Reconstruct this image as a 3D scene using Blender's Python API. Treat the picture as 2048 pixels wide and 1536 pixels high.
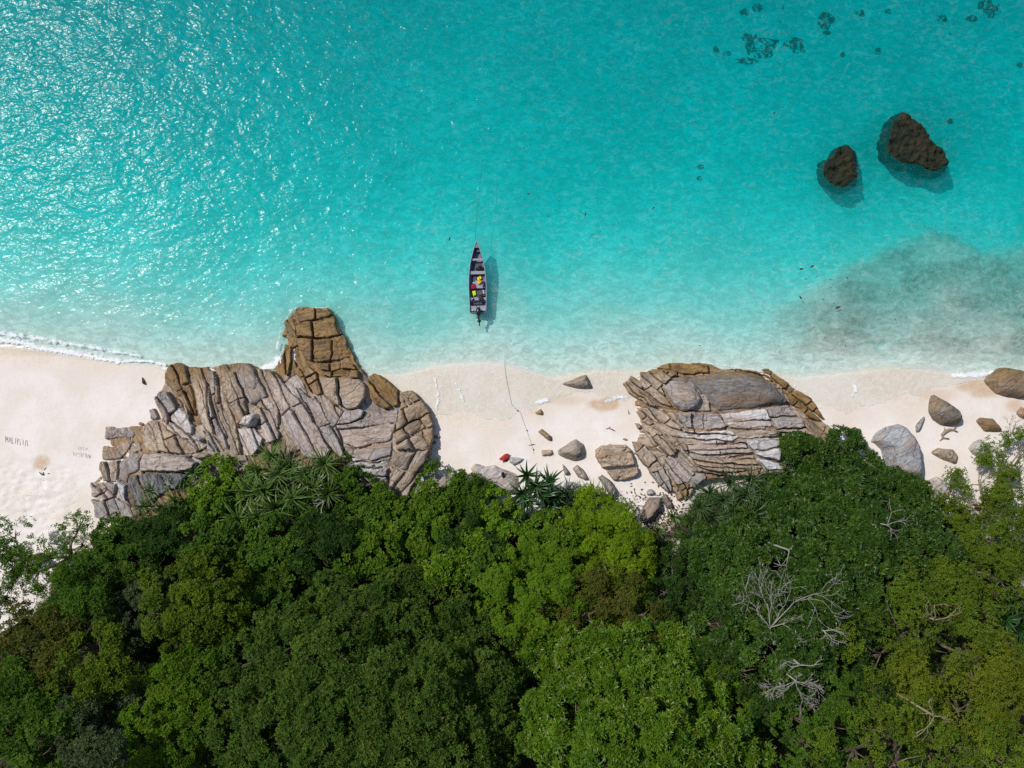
import bpy, math, random
import numpy as np
from mathutils import Vector, Matrix, Euler

for o in list(bpy.data.objects):
    bpy.data.objects.remove(o)
S = bpy.context.scene
COL = S.collection
R = math.radians
random.seed(7)
RNG = np.random.default_rng(7)

# ------------------------------------------------------------------ camera, sky, sun, exposure
CAM_H = 60.0
TILT = R(4.0)
HFOV = R(70.0)
CAM = np.array([0.0, -CAM_H * math.tan(TILT), CAM_H])
cam_data = bpy.data.cameras.new("drone_camera")
cam_data.sensor_fit = 'HORIZONTAL'
cam_data.angle = HFOV
cam_data.clip_start = 0.5
cam_data.clip_end = 3000
cam = bpy.data.objects.new("drone_camera", cam_data)
cam.location = CAM
cam.rotation_euler = (TILT, 0, 0)
COL.objects.link(cam)
S.camera = cam

SUN_ZEN = 41.0
SUN_AZ = math.atan2(0.50, -0.75)            # direction towards the sun, from +X counter-clockwise
sdir = Vector((math.sin(R(SUN_ZEN)) * math.cos(SUN_AZ), math.sin(R(SUN_ZEN)) * math.sin(SUN_AZ), math.cos(R(SUN_ZEN))))
world = bpy.data.worlds.new("World")
S.world = world
world.use_nodes = True
wn = world.node_tree
for n in list(wn.nodes):
    wn.nodes.remove(n)
w_out = wn.nodes.new("ShaderNodeOutputWorld")
w_bg = wn.nodes.new("ShaderNodeBackground")
w_sky = wn.nodes.new("ShaderNodeTexSky")
w_sky.sky_type = 'NISHITA'
w_sky.sun_disc = False
w_sky.sun_elevation = R(90 - SUN_ZEN)
w_sky.sun_rotation = math.pi / 2 - SUN_AZ
w_bg.inputs[1].default_value = 0.10
wn.links.new(w_sky.outputs[0], w_bg.inputs[0])
wn.links.new(w_bg.outputs[0], w_out.inputs[0])

sun_data = bpy.data.lights.new("sun", 'SUN')
sun_data.energy = 3.7
sun_data.angle = R(0.5)
sun_data.color = (1.0, 0.955, 0.89)
sun = bpy.data.objects.new("sun", sun_data)
sun.rotation_euler = sdir.to_track_quat('Z', 'Y').to_euler()
sun.location = (-60, 40, 80)
COL.objects.link(sun)

S.view_settings.view_transform = 'Standard'
S.view_settings.look = 'None'
S.view_settings.gamma = 1
S.view_settings.use_curve_mapping = False
S.view_settings.exposure = 0.0
cy = S.cycles
cy.max_bounces = 7
cy.diffuse_bounces = 3
cy.glossy_bounces = 2
cy.transmission_bounces = 3
cy.transparent_max_bounces = 12
cy.volume_bounces = 0
cy.caustics_reflective = False
cy.caustics_refractive = False
cy.sample_clamp_indirect = 4.0
cy.use_denoising = False

# ------------------------------------------------------------------ camera geometry: a pixel of the 2048 x 1536 frame at height z
FPX = 1024.0 / math.tan(HFOV / 2)
_fw = np.array([0, math.sin(TILT), -math.cos(TILT)])
_up = np.array([0, math.cos(TILT), math.sin(TILT)])
_rt = np.array([1.0, 0, 0])

def P(px, py, z=0.0):
    d = _fw + _rt * ((px - 1024) / FPX) + _up * ((768 - py) / FPX)
    return CAM + d * ((z - CAM_H) / d[2])

def PM(px, z=0.0):
    """metres covered by px pixels at height z"""
    return px * (CAM_H - z) / FPX

# ------------------------------------------------------------------ noise
def _h(ix, iy, seed):
    n = (ix.astype(np.int64) * 374761393 + iy.astype(np.int64) * 668265263 + seed * 1442695041) & 0xFFFFFFFF
    n = ((n ^ (n >> 13)) * 1274126177) & 0xFFFFFFFF
    n = ((n ^ (n >> 15)) * 2246822519) & 0xFFFFFFFF
    return ((n ^ (n >> 16)) & 0xFFFFFF) / float(0xFFFFFF)

def vn(x, y, seed=0):
    x = np.asarray(x, float); y = np.asarray(y, float)
    ix = np.floor(x); iy = np.floor(y)
    fx = x - ix; fy = y - iy
    fx = fx * fx * fx * (fx * (fx * 6 - 15) + 10); fy = fy * fy * fy * (fy * (fy * 6 - 15) + 10)
    a = _h(ix, iy, seed); b = _h(ix + 1, iy, seed); c = _h(ix, iy + 1, seed); d = _h(ix + 1, iy + 1, seed)
    return (a + (b - a) * fx) * (1 - fy) + (c + (d - c) * fx) * fy

def fbm(x, y, octv=4, seed=0, gain=0.5):
    s = 0.0; a = 1.0; t = 0.0
    for i in range(octv):
        s = s + a * vn(x * 2 ** i + 17.3 * i, y * 2 ** i - 9.1 * i, seed + i)
        t += a; a *= gain
    return s / t

def sst(a, b, x):
    t = np.clip((x - a) / (b - a), 0, 1)
    return t * t * (3 - 2 * t)

# ------------------------------------------------------------------ mesh helpers
def mesh_np(name, v, f, smooth=True):
    """v (n,3), f (m,3) or (m,4) arrays"""
    me = bpy.data.meshes.new(name)
    v = np.ascontiguousarray(v, np.float32); f = np.ascontiguousarray(f, np.int32)
    k = f.shape[1]
    me.vertices.add(len(v)); me.vertices.foreach_set("co", v.ravel())
    me.loops.add(f.size); me.loops.foreach_set("vertex_index", f.ravel())
    me.polygons.add(len(f))
    me.polygons.foreach_set("loop_start", np.arange(0, f.size, k, dtype=np.int32))
    me.polygons.foreach_set("use_smooth", np.full(len(f), smooth, bool))
    me.update(calc_edges=True)
    return me

def attr_f(me, name, vals):
    a = me.attributes.new(name, 'FLOAT', 'POINT'); a.data.foreach_set("value", np.ascontiguousarray(vals, np.float32))

def attr_v(me, name, vals):
    a = me.attributes.new(name, 'FLOAT_VECTOR', 'POINT'); a.data.foreach_set("vector", np.ascontiguousarray(vals, np.float32).ravel())

def attr_c(me, name, vals):
    a = me.attributes.new(name, 'FLOAT_COLOR', 'POINT')
    c = np.ones((len(vals), 4), np.float32); c[:, :3] = vals
    a.data.foreach_set("color", c.ravel())

def link(name, me, mat=None, parent=None, loc=(0, 0, 0), rot=(0, 0, 0)):
    o = bpy.data.objects.new(name, me)
    if mat is not None and me is not None and not me.materials:
        me.materials.append(mat)
    o.location = [float(c) for c in loc]; o.rotation_euler = rot
    o.parent = parent
    COL.objects.link(o)
    return o

def tag(o, label=None, cat=None, group=None, kind=None):
    if label: o['label'] = label
    if cat: o['category'] = cat
    if group: o['group'] = group
    if kind: o['kind'] = kind
    return o

def thing(name, label, cat, loc=(0, 0, 0), rz=0.0, group=None):
    o = link(name, None, None, None, loc, (0, 0, rz))
    o.empty_display_size = 0.3
    return tag(o, label, cat, group)

class MB:
    """collects tubes, boxes and lofts, then links them as one mesh"""
    def __init__(s): s.v = []; s.f = []
    def add(s, v, f):
        n = len(s.v); s.v += [tuple(map(float, p)) for p in v]; s.f += [tuple(i + n for i in q) for q in f]; return s
    def box(s, c, d, rz=0.0, bev=0.0, tilt=None):
        x, y, z = d[0] / 2, d[1] / 2, d[2] / 2
        b = min(bev, x * .9, y * .9, z * .9) if bev else 0
        if b:
            ring = lambda q, zz: [(-x + q, -y, zz), (x - q, -y, zz), (x, -y + q, zz), (x, y - q, zz), (x - q, y, zz), (-x + q, y, zz), (-x, y - q, zz), (-x, -y + q, zz)]
            ins = lambda zz: [(p[0] * (x - b) / x, p[1] * (y - b) / y, zz) for p in ring(b, zz)]
            rings = [ins(-z), ring(b, -z + b), ring(b, z - b), ins(z)]
            v = sum(rings, []); f = []
            for k in range(3):
                for i in range(8):
                    j = (i + 1) % 8; f.append((k * 8 + i, k * 8 + j, k * 8 + 8 + j, k * 8 + 8 + i))
            f.append(tuple(range(7, -1, -1))); f.append(tuple(range(24, 32)))
        else:
            v = [(-x, -y, -z), (x, -y, -z), (x, y, -z), (-x, y, -z), (-x, -y, z), (x, -y, z), (x, y, z), (-x, y, z)]
            f = [(3, 2, 1, 0), (4, 5, 6, 7), (0, 1, 5, 4), (1, 2, 6, 5), (2, 3, 7, 6), (3, 0, 4, 7)]
        m = Matrix.Translation(Vector(c)) @ Matrix.Rotation(rz, 4, 'Z')
        if tilt: m = m @ Euler(tilt).to_matrix().to_4x4()
        return s.add([m @ Vector(p) for p in v], f)
    def tube(s, pts, rad, n=6, caps=True):
        pts = [Vector(p) for p in pts]
        rad = rad if hasattr(rad, '__len__') else [rad] * len(pts)
        v = []; f = []
        ref = Vector((0.31, 0.17, 0.93))
        for i, p in enumerate(pts):
            t = (pts[min(i + 1, len(pts) - 1)] - pts[max(i - 1, 0)])
            t = t.normalized() if t.length > 1e-9 else Vector((0, 0, 1))
            if abs(t.dot(ref)) > 0.95: ref = Vector((0.9, 0.3, 0.1))
            a = t.cross(ref).normalized(); b = t.cross(a)
            for k in range(n):
                th = 2 * math.pi * k / n
                v.append(p + (a * math.cos(th) + b * math.sin(th)) * rad[i])
        for i in range(len(pts) - 1):
            for k in range(n):
                j = (k + 1) % n
                f.append((i * n + k, i * n + j, i * n + n + j, i * n + n + k))
        if caps:
            f.append(tuple(range(n - 1, -1, -1))); f.append(tuple(range((len(pts) - 1) * n, len(pts) * n)))
        return s.add(v, f)
    def build(s, name, mat=None, parent=None, loc=(0, 0, 0), rot=(0, 0, 0), smooth=False):
        me = bpy.data.meshes.new(name)
        me.from_pydata(s.v, [], s.f); me.update()
        if smooth: me.polygons.foreach_set("use_smooth", [True] * len(me.polygons))
        return link(name, me, mat, parent, loc, rot)

# ------------------------------------------------------------------ material helpers
def new_mat(name):
    m = bpy.data.materials.new(name); m.use_nodes = True
    nt = m.node_tree
    for n in list(nt.nodes): nt.nodes.remove(n)
    return m, nt, nt.nodes.new("ShaderNodeOutputMaterial")

class NT:
    """terse node building"""
    def __init__(s, nt): s.nt = nt
    def n(s, t, **kw):
        x = s.nt.nodes.new(t)
        for k, v in kw.items():
            setattr(x, k, v)
        return x
    def set(s, node, **kw):
        for k, v in kw.items():
            key = k.replace('_', ' ')
            sock = next((i for i in node.inputs if i.name.lower() == key.lower()), None)
            s.put(sock, v)
        return node
    def put(s, sock, v):
        if hasattr(v, 'is_linked') or isinstance(v, bpy.types.NodeSocket): s.nt.links.new(v, sock)
        elif isinstance(v, (tuple, list)) and len(v) == 3 and sock.type == 'RGBA': sock.default_value = (*v, 1)
        else: sock.default_value = v
    def noise(s, vec, scale, detail=4, rough=0.55, dist=0.0):
        x = s.n("ShaderNodeTexNoise"); x.inputs["Scale"].default_value = scale
        x.inputs["Detail"].default_value = detail; x.inputs["Roughness"].default_value = rough; x.inputs["Distortion"].default_value = dist
        if vec is not None: s.put(x.inputs["Vector"], vec)
        return x.outputs[0]
    def vor(s, vec, scale, feature='DISTANCE_TO_EDGE'):
        x = s.n("ShaderNodeTexVoronoi", feature=feature); x.inputs["Scale"].default_value = scale
        if vec is not None: s.put(x.inputs["Vector"], vec)
        return x.outputs[0]
    def math(s, op, a, b=0.0, c=0.0, clamp=False):
        x = s.n("ShaderNodeMath", operation=op, use_clamp=clamp)
        s.put(x.inputs[0], a); s.put(x.inputs[1], b)
        if op in ('MULTIPLY_ADD',): s.put(x.inputs[2], c)
        return x.outputs[0]
    def ramp(s, v, a, b, lo=0.0, hi=1.0):
        x = s.n("ShaderNodeMapRange", interpolation_type='SMOOTHSTEP')
        s.put(x.inputs[0], v); x.inputs[1].default_value = a; x.inputs[2].default_value = b
        s.put(x.inputs[3], lo); s.put(x.inputs[4], hi)
        return x.outputs[0]
    def mix(s, f, a, b, mode='MIX'):
        x = s.n("ShaderNodeMix", data_type='RGBA', blend_type=mode)
        s.put(x.inputs[0], f); s.put(x.inputs[6], a); s.put(x.inputs[7], b)
        return x.outputs[2]
    def attr(s, name):
        return s.n("ShaderNodeAttribute", attribute_name=name)
    def map(s, vec, scale=(1, 1, 1), rot=(0, 0, 0), loc=(0, 0, 0)):
        x = s.n("ShaderNodeMapping"); s.put(x.inputs[0], vec)
        x.inputs["Scale"].default_value = scale; x.inputs["Rotation"].default_value = rot; x.inputs["Location"].default_value = loc
        return x.outputs[0]
    def bump(s, h, dist=1.0, strength=1.0, normal=None):
        x = s.n("ShaderNodeBump"); x.inputs["Strength"].default_value = strength; x.inputs["Distance"].default_value = dist
        s.put(x.inputs["Height"], h)
        if normal is not None: s.put(x.inputs["Normal"], normal)
        return x.outputs[0]
    def bsdf(s, out, color, rough=0.7, normal=None, spec=0.3, metallic=0.0):
        x = s.n("ShaderNodeBsdfPrincipled")
        s.put(x.inputs["Base Color"], color); s.put(x.inputs["Roughness"], rough)
        s.put(x.inputs["Specular IOR Level"], spec); x.inputs["Metallic"].default_value = metallic
        if normal is not None: s.put(x.inputs["Normal"], normal)
        if out is not None: s.nt.links.new(x.outputs[0], out.inputs["Surface"])
        return x

def pos(N): return N.n("ShaderNodeNewGeometry").outputs["Position"]

def simple_mat(name, col, rough=0.6, var=0.25, scale=8.0, spec=0.3, metallic=0.0, bump=0.0):
    m, nt, out = new_mat(name); N = NT(nt)
    tc = N.n("ShaderNodeTexCoord").outputs["Object"]
    n1 = N.noise(tc, scale, 5)
    f = N.ramp(n1, 0.3, 0.7, 1 - var, 1 + var)
    c = N.mix(1.0, (*col, 1), f, 'MULTIPLY')
    nm = N.bump(n1, bump) if bump else None
    N.bsdf(out, c, N.ramp(n1, .3, .7, max(0.05, rough - .08), min(1, rough + .08)), nm, spec, metallic)
    return m
# ------------------------------------------------------------------ shore lines, traced at sea level
def line_fn(pts, z=0.0):
    w = np.array([P(a, b, z) for a, b in pts])
    return lambda x: np.interp(x, w[:, 0], w[:, 1])

SHORE = line_fn([(-400, 640), (0, 688), (60, 694), (130, 704), (200, 718), (260, 726), (330, 735), (420, 742), (560, 745), (700, 752), (800, 752), (870, 733), (960, 727),
                 (1010, 730), (1060, 745), (1110, 756), (1150, 750), (1200, 742), (1260, 746), (1350, 735), (1500, 745), (1600, 757), (1700, 747),
                 (1780, 738), (1840, 741), (1900, 749), (1980, 756), (2048, 760), (2500, 775)])
SWASH = line_fn([(-400, 650), (0, 700), (60, 706), (120, 716), (180, 722), (230, 730), (300, 734), (330, 745), (420, 750), (700, 770), (800, 800), (870, 825), (900, 832),
                 (925, 822), (950, 830), (980, 842), (1000, 846), (1020, 838), (1045, 820), (1065, 828), (1090, 808), (1120, 796), (1150, 785), (1190, 786), (1215, 806), (1250, 800),
                 (1300, 780), (1600, 790), (1660, 815), (1690, 835), (1720, 812), (1780, 800), (1840, 790), (1900, 768), (1980, 762), (2048, 765), (2500, 780)])
VEG = line_fn([(-400, 1090), (0, 1265), (50, 1240), (120, 1130), (200, 1075), (290, 1010), (420, 950), (700, 930), (800, 1000), (900, 990), (1000, 1010), (1150, 1020), (1250, 1040), (1330, 1060),
               (1400, 965), (1600, 930), (1700, 960), (1780, 1040), (1880, 1065), (1960, 1070), (2100, 1060), (2500, 1060)], 1.5)

_bx = [P(1480, 640, -1), P(1560, 605, -1), P(1640, 560, -1), P(1720, 520, -1), P(1790, 492, -1), P(1860, 460, -1), P(1910, 478, -1), P(1965, 500, -1), P(2060, 484, -1), P(2500, 440, -1)]
_bx = np.array(_bx)
def bar_mask(x, y):
    """a low silty sand bar on the right of the bay"""
    e = np.interp(x, _bx[:, 0], _bx[:, 1])
    return sst(-.7, .9, e - y + .8 * (fbm(x * .6, y * .6, 3, 94) - .5)) * sst(_bx[0, 0] - 2, _bx[3, 0], x)

_dx = np.array([0, .5, 1.5, 3, 5, 7, 10, 14, 18, 25, 35, 60, 300])
_dz = np.array([.04, .13, .22, .36, .60, .92, 1.50, 2.25, 2.95, 3.8, 4.7, 6.0, 10.0])

def land_z(x, y):
    """height of the ground sheet"""
    x = np.asarray(x, float); y = np.asarray(y, float)
    s = SHORE(x) - y                                   # metres inland of the sea's edge
    v = VEG(x) - y                                     # metres inland of the plants' edge
    inland = np.clip(s, 0, None)
    zl = 0.03 + 0.055 * np.minimum(inland, 4) + 0.085 * np.clip(inland - 4, 0, 14) + 0.02 * np.clip(inland - 18, 0, 300)
    hill = 0.30 * np.clip(v - 1.5, 0, 60) + 0.02 * np.clip(v, 0, None)
    hill = hill * (0.8 + 0.4 * fbm(x * .09, y * .09, 3, 5))
    off = np.clip(-s, 0, None)
    off = off * (1.0 + 0.32 * (fbm(x * .07 + 3, y * .07, 3, 11) - .5)) * np.where(x > 18, 1.0, 1.0) 
    zs = -np.interp(off, _dx, _dz)
    bm = bar_mask(x, y)
    zs = zs * (1 - .50 * bm)
    # broad sand bars and ripples of the sea floor
    amp = sst(0.3, 4, off)
    zs = zs + amp * 0.38 * (fbm(x * .16 + 40, y * .22 + 3, 3, 21) - .5)
    wob = 1.4 * (fbm(x * .22, y * .22, 3, 31) - .5)
    rip = np.abs(np.sin((y * 1.0 + x * .10 + wob * 3.0) * 5.5))
    rzone = sst(.46, .62, fbm(x * .11 + 9, y * .13, 3, 41)) * sst(.4, 2, off) * sst(26, 16, off)
    right = sst(22, 30, x) * sst(14.5, 12, off) * sst(.2, 1.2, off)
    lines = sst(.35, .6, fbm(x * .35 + 2, y * .9, 3, 43))
    zs = zs - (0.17 * (1 - rip) ** 5) * np.maximum(rzone * .35, bm * lines * sst(.2, 1.2, off) * 1.15)
    zs = zs + 0.02 * (fbm(x * 1.3, y * 1.8, 3, 51) - .5) * sst(0, 1.0, off)
    # dry beach: gentle wind swales and trodden sand
    zl = zl + 0.05 * (fbm(x * .35, y * .5, 3, 61) - .5) * sst(1, 5, inland)
    foot = sst(9.0, 10.5, s + 1.2 * fbm(x * .3, y * .3, 2, 3)) * sst(-34, -36, x)
    zl = zl + foot * 0.17 * (fbm(x * 2.6 + y * .6, y * 2.9, 2, 71) - .5)
    return np.where(s > 0, zl + hill, zs)

def water_z(x, y):
    """height of the water's surface: the sea, the thin swash film, and buried under the dry sand"""
    x = np.asarray(x, float); y = np.asarray(y, float)
    s = SHORE(x) - y
    w = SWASH(x) - y
    lob = 0.9 * (fbm(x * .9, y * .35, 3, 81) - .5)
    z = land_z(x, y)
    film = z + 0.022 + 0.012 * fbm(x * 3, y * 3, 2, 82) - 0.35 * sst(-0.1, 0.35, w + lob * sst(0.2, 1.5, s))
    sea = 0.05 * np.exp(-np.clip(-s, 0, None) / 1.2) + 0.02
    t = sst(-0.25, 0.18, s + 0.5 * (fbm(x * .8, y * .8, 3, 83) - .5))
    return np.where(s > 0.4, film, sea * (1 - t) + np.maximum(film, z - .4) * t)

# one shared grid, fine along the beach
gx = np.concatenate([[-420, -260, -160, -110, -85, -72, -62], np.arange(-55, 55.01, 0.22), [62, 72, 85, 110, 160, 260, 420]])
gy = np.concatenate([[-420, -260, -160, -110, -80, -65, -56], np.arange(-50, -12, 0.45), np.arange(-12, 16, 0.11), np.arange(16, 60, 0.3), [62, 70, 82, 100, 150, 260, 420]])
GX, GY = np.meshgrid(gx, gy)
GZ = land_z(GX, GY)
nyy, nxx = GX.shape
ids = np.arange(nyy * nxx).reshape(nyy, nxx)
quads = np.stack([ids[:-1, :-1], ids[:-1, 1:], ids[1:, 1:], ids[1:, :-1]], -1).reshape(-1, 4)
allv = np.stack([GX, GY, GZ], -1).reshape(-1, 3)
qc = allv[quads].mean(1)
q_s = SHORE(qc[:, 0]) - qc[:, 1]
q_v = VEG(qc[:, 0]) - qc[:, 1]

X0, Y0 = allv[:, 0], allv[:, 1]
A_s = SHORE(X0) - Y0
A_w = SWASH(X0) - Y0
A_v = VEG(X0) - Y0
a_wet = np.clip(sst(2.6, -0.8, A_w + 1.8 * (fbm(X0 * .5, Y0 * .4, 3, 91) - .5)) * sst(-1.2, 0.4, A_s + .5) * (.55 + .45 * sst(.3, .6, fbm(X0 * .3, Y0 * .5, 3, 97))), 0, 1)
a_soil = sst(-0.3, 1.6, A_v + 1.8 * (fbm(X0 * .6, Y0 * .6, 4, 92) - .5))
# drifted dark weed litter on the sea floor at the right
c1 = P(1990, 610, -1.5)
off = -A_s
_n = fbm(X0 * .28, Y0 * .62, 4, 93)
_edge = np.interp(X0, [P(1560, 600)[0], P(1640, 560)[0], P(1760, 510)[0], P(1860, 462)[0], P(1960, 505)[0], P(2060, 490)[0], P(2400, 470)[0]],
                  [P(1560, 600)[1], P(1640, 545)[1], P(1760, 498)[1], P(1860, 458)[1], P(1960, 505)[1], P(2060, 488)[1], P(2400, 470)[1]])
_in = bar_mask(X0, Y0) * sst(.6, 3.0, off)
a_weed = _in * (0.52 + .36 * sst(.38, .68, _n))
for (qx, qy, rx, ry, k) in [(1950, 605, 4.0, 1.1, .9), (1830, 590, 3.0, .9, .75), (1985, 560, 2.2, .7, .8), (1965, 635, 2.2, 1.0, .7), (1870, 470, 2.6, .5, .5), (2030, 695, 2.6, .9, .55)]:
    q = P(qx, qy, -1)
    e = ((X0 - q[0]) / rx) ** 2 + ((Y0 - q[1]) / ry) ** 2 + 1.4 * (fbm(X0 * .9, Y0 * 1.2, 4, 95) - .5)
    a_weed = np.maximum(a_weed, k * .95 * sst(1.4, .1, e))
a_rust = np.zeros(len(X0))
for (qx, qy, rx, ry, k) in [(1212, 808, 1.5, .7, .8), (1975, 778, 2.6, .9, .75), (1890, 790, 2.0, .6, .35), (88, 925, .8, .7, .8), (60, 705, 3, .4, .3), (1130, 800, 2, .5, .35), (2035, 812, .9, .6, .6)]:
    q = P(qx, qy, .4)
    e = ((X0 - q[0]) / rx) ** 2 + ((Y0 - q[1]) / ry) ** 2 + 1.2 * (fbm(X0 * 1.1, Y0 * 1.1, 4, 96) - .5)
    a_rust = np.maximum(a_rust, k * sst(1.2, .1, e))

# ------------------------------------------------------------------ ground material: coral sand, wet sand, forest soil
m_sand, nt, out = new_mat("coral_sand"); N = NT(nt)
p = pos(N)
g1 = N.noise(p, 0.35, 5, .6)
g2 = N.noise(p, 3.0, 6, .65)
g3 = N.noise(p, 40.0, 3, .6)
dry = N.mix(N.ramp(g1, .35, .65), (0.725, 0.648, 0.575), (0.775, 0.72, 0.67))
dry = N.mix(N.ramp(g2, .45, .8, 0, .35), dry, (0.62, 0.53, 0.45))
wet = N.mix(N.ramp(g2, .35, .7), (0.655, 0.555, 0.45), (0.74, 0.645, 0.545))
c = N.mix(N.attr("wet").outputs["Fac"], dry, wet)
c = N.mix(N.math('MULTIPLY', N.attr("rust").outputs["Fac"], N.ramp(g2, .2, .6, .5, 1)), c, (0.50, 0.33, 0.18))
# sea floor: paler; its light and dark sediment mottle also imitates caustic light
bed = N.attr("bed").outputs["Fac"]
bn = N.noise(N.map(p, (1.0, 1.7, 1), (0, 0, .25)), 1.1, 6, .72, .8)
bedc = N.mix(N.ramp(bn, .40, .62), (0.58, 0.53, 0.47), (0.78, 0.73, 0.66))
bedc = N.mix(N.ramp(N.noise(p, 0.12, 3), .4, .65, 0, .35), bedc, (0.52, 0.50, 0.43))
c = N.mix(bed, c, bedc)
c = N.mix(N.math('MULTIPLY', N.attr("weed").outputs["Fac"], N.ramp(N.noise(p, 2.2, 5, .7), .3, .7, .45, 1.0), clamp=True), c, (0.15, 0.16, 0.12))
soil = N.mix(N.ramp(g2, .35, .65), (0.022, 0.017, 0.010), (0.062, 0.045, 0.028))
c = N.mix(N.attr("soil").outputs["Fac"], c, soil)
h = N.math('ADD', N.math('MULTIPLY', g3, 0.006), N.math('MULTIPLY', g2, 0.02))
N.bsdf(out, c, N.math('SUBTRACT', 0.9, N.math('MULTIPLY', N.attr("wet").outputs["Fac"], 0.35)), N.bump(h, 1.0, 0.8), 0.25)

ATT = dict(wet=a_wet, soil=a_soil, weed=np.clip(a_weed, 0, 1), rust=a_rust, bed=sst(-.2, .8, -A_s))

def sub_sheet(name, mask):
    q = quads[mask]
    used, inv = np.unique(q, return_inverse=True)
    me = mesh_np(name, allv[used], inv.reshape(-1, 4))
    for k, a in ATT.items(): attr_f(me, k, a[used])
    return tag(link(name, me, m_sand), kind='structure')

sub_sheet("seabed", q_s <= 0)
sub_sheet("beach", (q_s > 0) & (q_v <= 1.0))
sub_sheet("hillside", (q_s > 0) & (q_v > 1.0))

# ------------------------------------------------------------------ the sea: one closed body of absorbing water with a rippled surface
m_water, nt, out = new_mat("sea_water"); N = NT(nt)
p = pos(N)
pw = N.map(p, (0.75, 1.25, 1), (0, 0, R(-22)))
amp = N.attr("wave").outputs["Fac"]
w1 = N.noise(pw, 0.34, 2, .5, .3)
w2 = N.noise(N.map(p, (0.8, 1.2, 1), (0, 0, R(-10))), 0.95, 1, .5, .5)
w3 = N.noise(N.map(p, (0.85, 1.2, 1), (0, 0, R(-32))), 2.7, 1, .5, .4)
hh = N.math('ADD', N.math('ADD', N.math('MULTIPLY', w1, .22), N.math('MULTIPLY', w2, .14)), N.math('MULTIPLY', w3, .066))
hh = N.math('MULTIPLY', hh, amp)
nm = N.bump(hh, 1.0, 1.0)
fr = N.n("ShaderNodeValue"); fr.outputs[0].default_value = 0.023      # reflectance of water seen from above
gl = N.n("ShaderNodeBsdfGlossy"); gl.inputs["Roughness"].default_value = 0.215; N.put(gl.inputs["Normal"], nm)
gl.inputs["Color"].default_value = (.28, .28, .28, 1)
tp = N.n("ShaderNodeBsdfTransparent")
tl = N.n("ShaderNodeBsdfTranslucent"); tl.inputs["Color"].default_value = (.97, .98, .98, 1)   # turbid sea water spreads part of the light
tr = N.n("ShaderNodeMixShader"); N.put(tr.inputs[0], N.attr("turbid").outputs["Fac"]); N.put(tr.inputs[1], tp.outputs[0]); N.put(tr.inputs[2], tl.outputs[0])
mx = N.n("ShaderNodeMixShader"); N.put(mx.inputs[0], fr.outputs[0]); N.put(mx.inputs[1], tr.outputs[0]); N.put(mx.inputs[2], gl.outputs[0])
# pale flecks painted on the surface imitate caustic light, plus foam in the shallows
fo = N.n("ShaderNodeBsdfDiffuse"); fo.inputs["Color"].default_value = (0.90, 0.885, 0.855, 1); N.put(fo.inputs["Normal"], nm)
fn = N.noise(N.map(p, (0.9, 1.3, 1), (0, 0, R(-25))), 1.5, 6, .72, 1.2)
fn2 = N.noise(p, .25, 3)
ff = N.math('MULTIPLY', N.ramp(fn, .47, .72), N.attr("caustic_flecks").outputs["Fac"])
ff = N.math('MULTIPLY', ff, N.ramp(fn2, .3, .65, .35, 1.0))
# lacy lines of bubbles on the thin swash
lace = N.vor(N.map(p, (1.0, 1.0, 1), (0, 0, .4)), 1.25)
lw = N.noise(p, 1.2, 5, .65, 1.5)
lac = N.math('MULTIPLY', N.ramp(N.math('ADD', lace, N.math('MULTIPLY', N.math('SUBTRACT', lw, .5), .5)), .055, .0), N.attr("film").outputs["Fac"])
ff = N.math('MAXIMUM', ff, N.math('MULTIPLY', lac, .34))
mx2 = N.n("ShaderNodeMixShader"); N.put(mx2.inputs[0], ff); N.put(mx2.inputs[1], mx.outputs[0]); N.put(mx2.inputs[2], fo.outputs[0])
nt.links.new(mx2.outputs[0], out.inputs["Surface"])
va = N.n("ShaderNodeVolumeAbsorption")
ABS = (0.80, 0.066, 0.055)
DEN = 0.85
va.inputs["Color"].default_value = (1 - ABS[0] / DEN, 1 - ABS[1] / DEN, 1 - ABS[2] / DEN, 1)
va.inputs["Density"].default_value = DEN
nt.links.new(va.outputs[0], out.inputs["Volume"])
try: m_water.cycles.homogeneous_volume = True
except Exception: pass

rows = np.where(gy > -9.0)[0]
r0 = rows[0]
WX, WY = GX[r0:], GY[r0:]
WZ = water_z(WX, WY)
wy, wx = WX.shape
wid = np.arange(wy * wx).reshape(wy, wx)
wq = np.stack([wid[:-1, :-1], wid[:-1, 1:], wid[1:, 1:], wid[1:, :-1]], -1).reshape(-1, 4)
ring = np.concatenate([wid[0, :], wid[1:, -1], wid[-1, -2::-1], wid[-2:0:-1, 0]])
wv = np.stack([WX, WY, WZ], -1).reshape(-1, 3)
lowv = wv[ring].copy(); lowv[:, 2] = -40.0
nb = len(wv); m = len(ring)
k = np.arange(m); k2 = (k + 1) % m
side = np.stack([ring[k2], ring[k], nb + k, nb + k2], -1)
cen = len(wv) + m
fl = np.stack([nb + k2, nb + k, np.full(m, cen), np.full(m, cen)], -1)
vv = np.concatenate([wv, lowv, [[0, 100, -40.0]]])
me = bpy.data.meshes.new("sea")
faces = np.concatenate([wq, side]).tolist() + [tuple(t[:3]) for t in fl.tolist()]
me.from_pydata(vv.tolist(), [], faces); me.update()
me.polygons.foreach_set("use_smooth", [True] * len(me.polygons))
vs = SHORE(vv[:, 0]) - vv[:, 1]
attr_f(me, "wave", 0.12 + 0.88 * sst(-.2, 5, -vs))
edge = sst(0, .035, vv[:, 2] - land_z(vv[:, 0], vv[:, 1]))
attr_f(me, "caustic_flecks", (0.17 * sst(18, 2, -vs) + 0.045 + 0.10 * sst(2.5, .2, -vs)) * edge)
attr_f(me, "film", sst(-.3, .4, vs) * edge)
attr_f(me, "turbid", .32 * sst(.2, 6, -vs))
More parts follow.
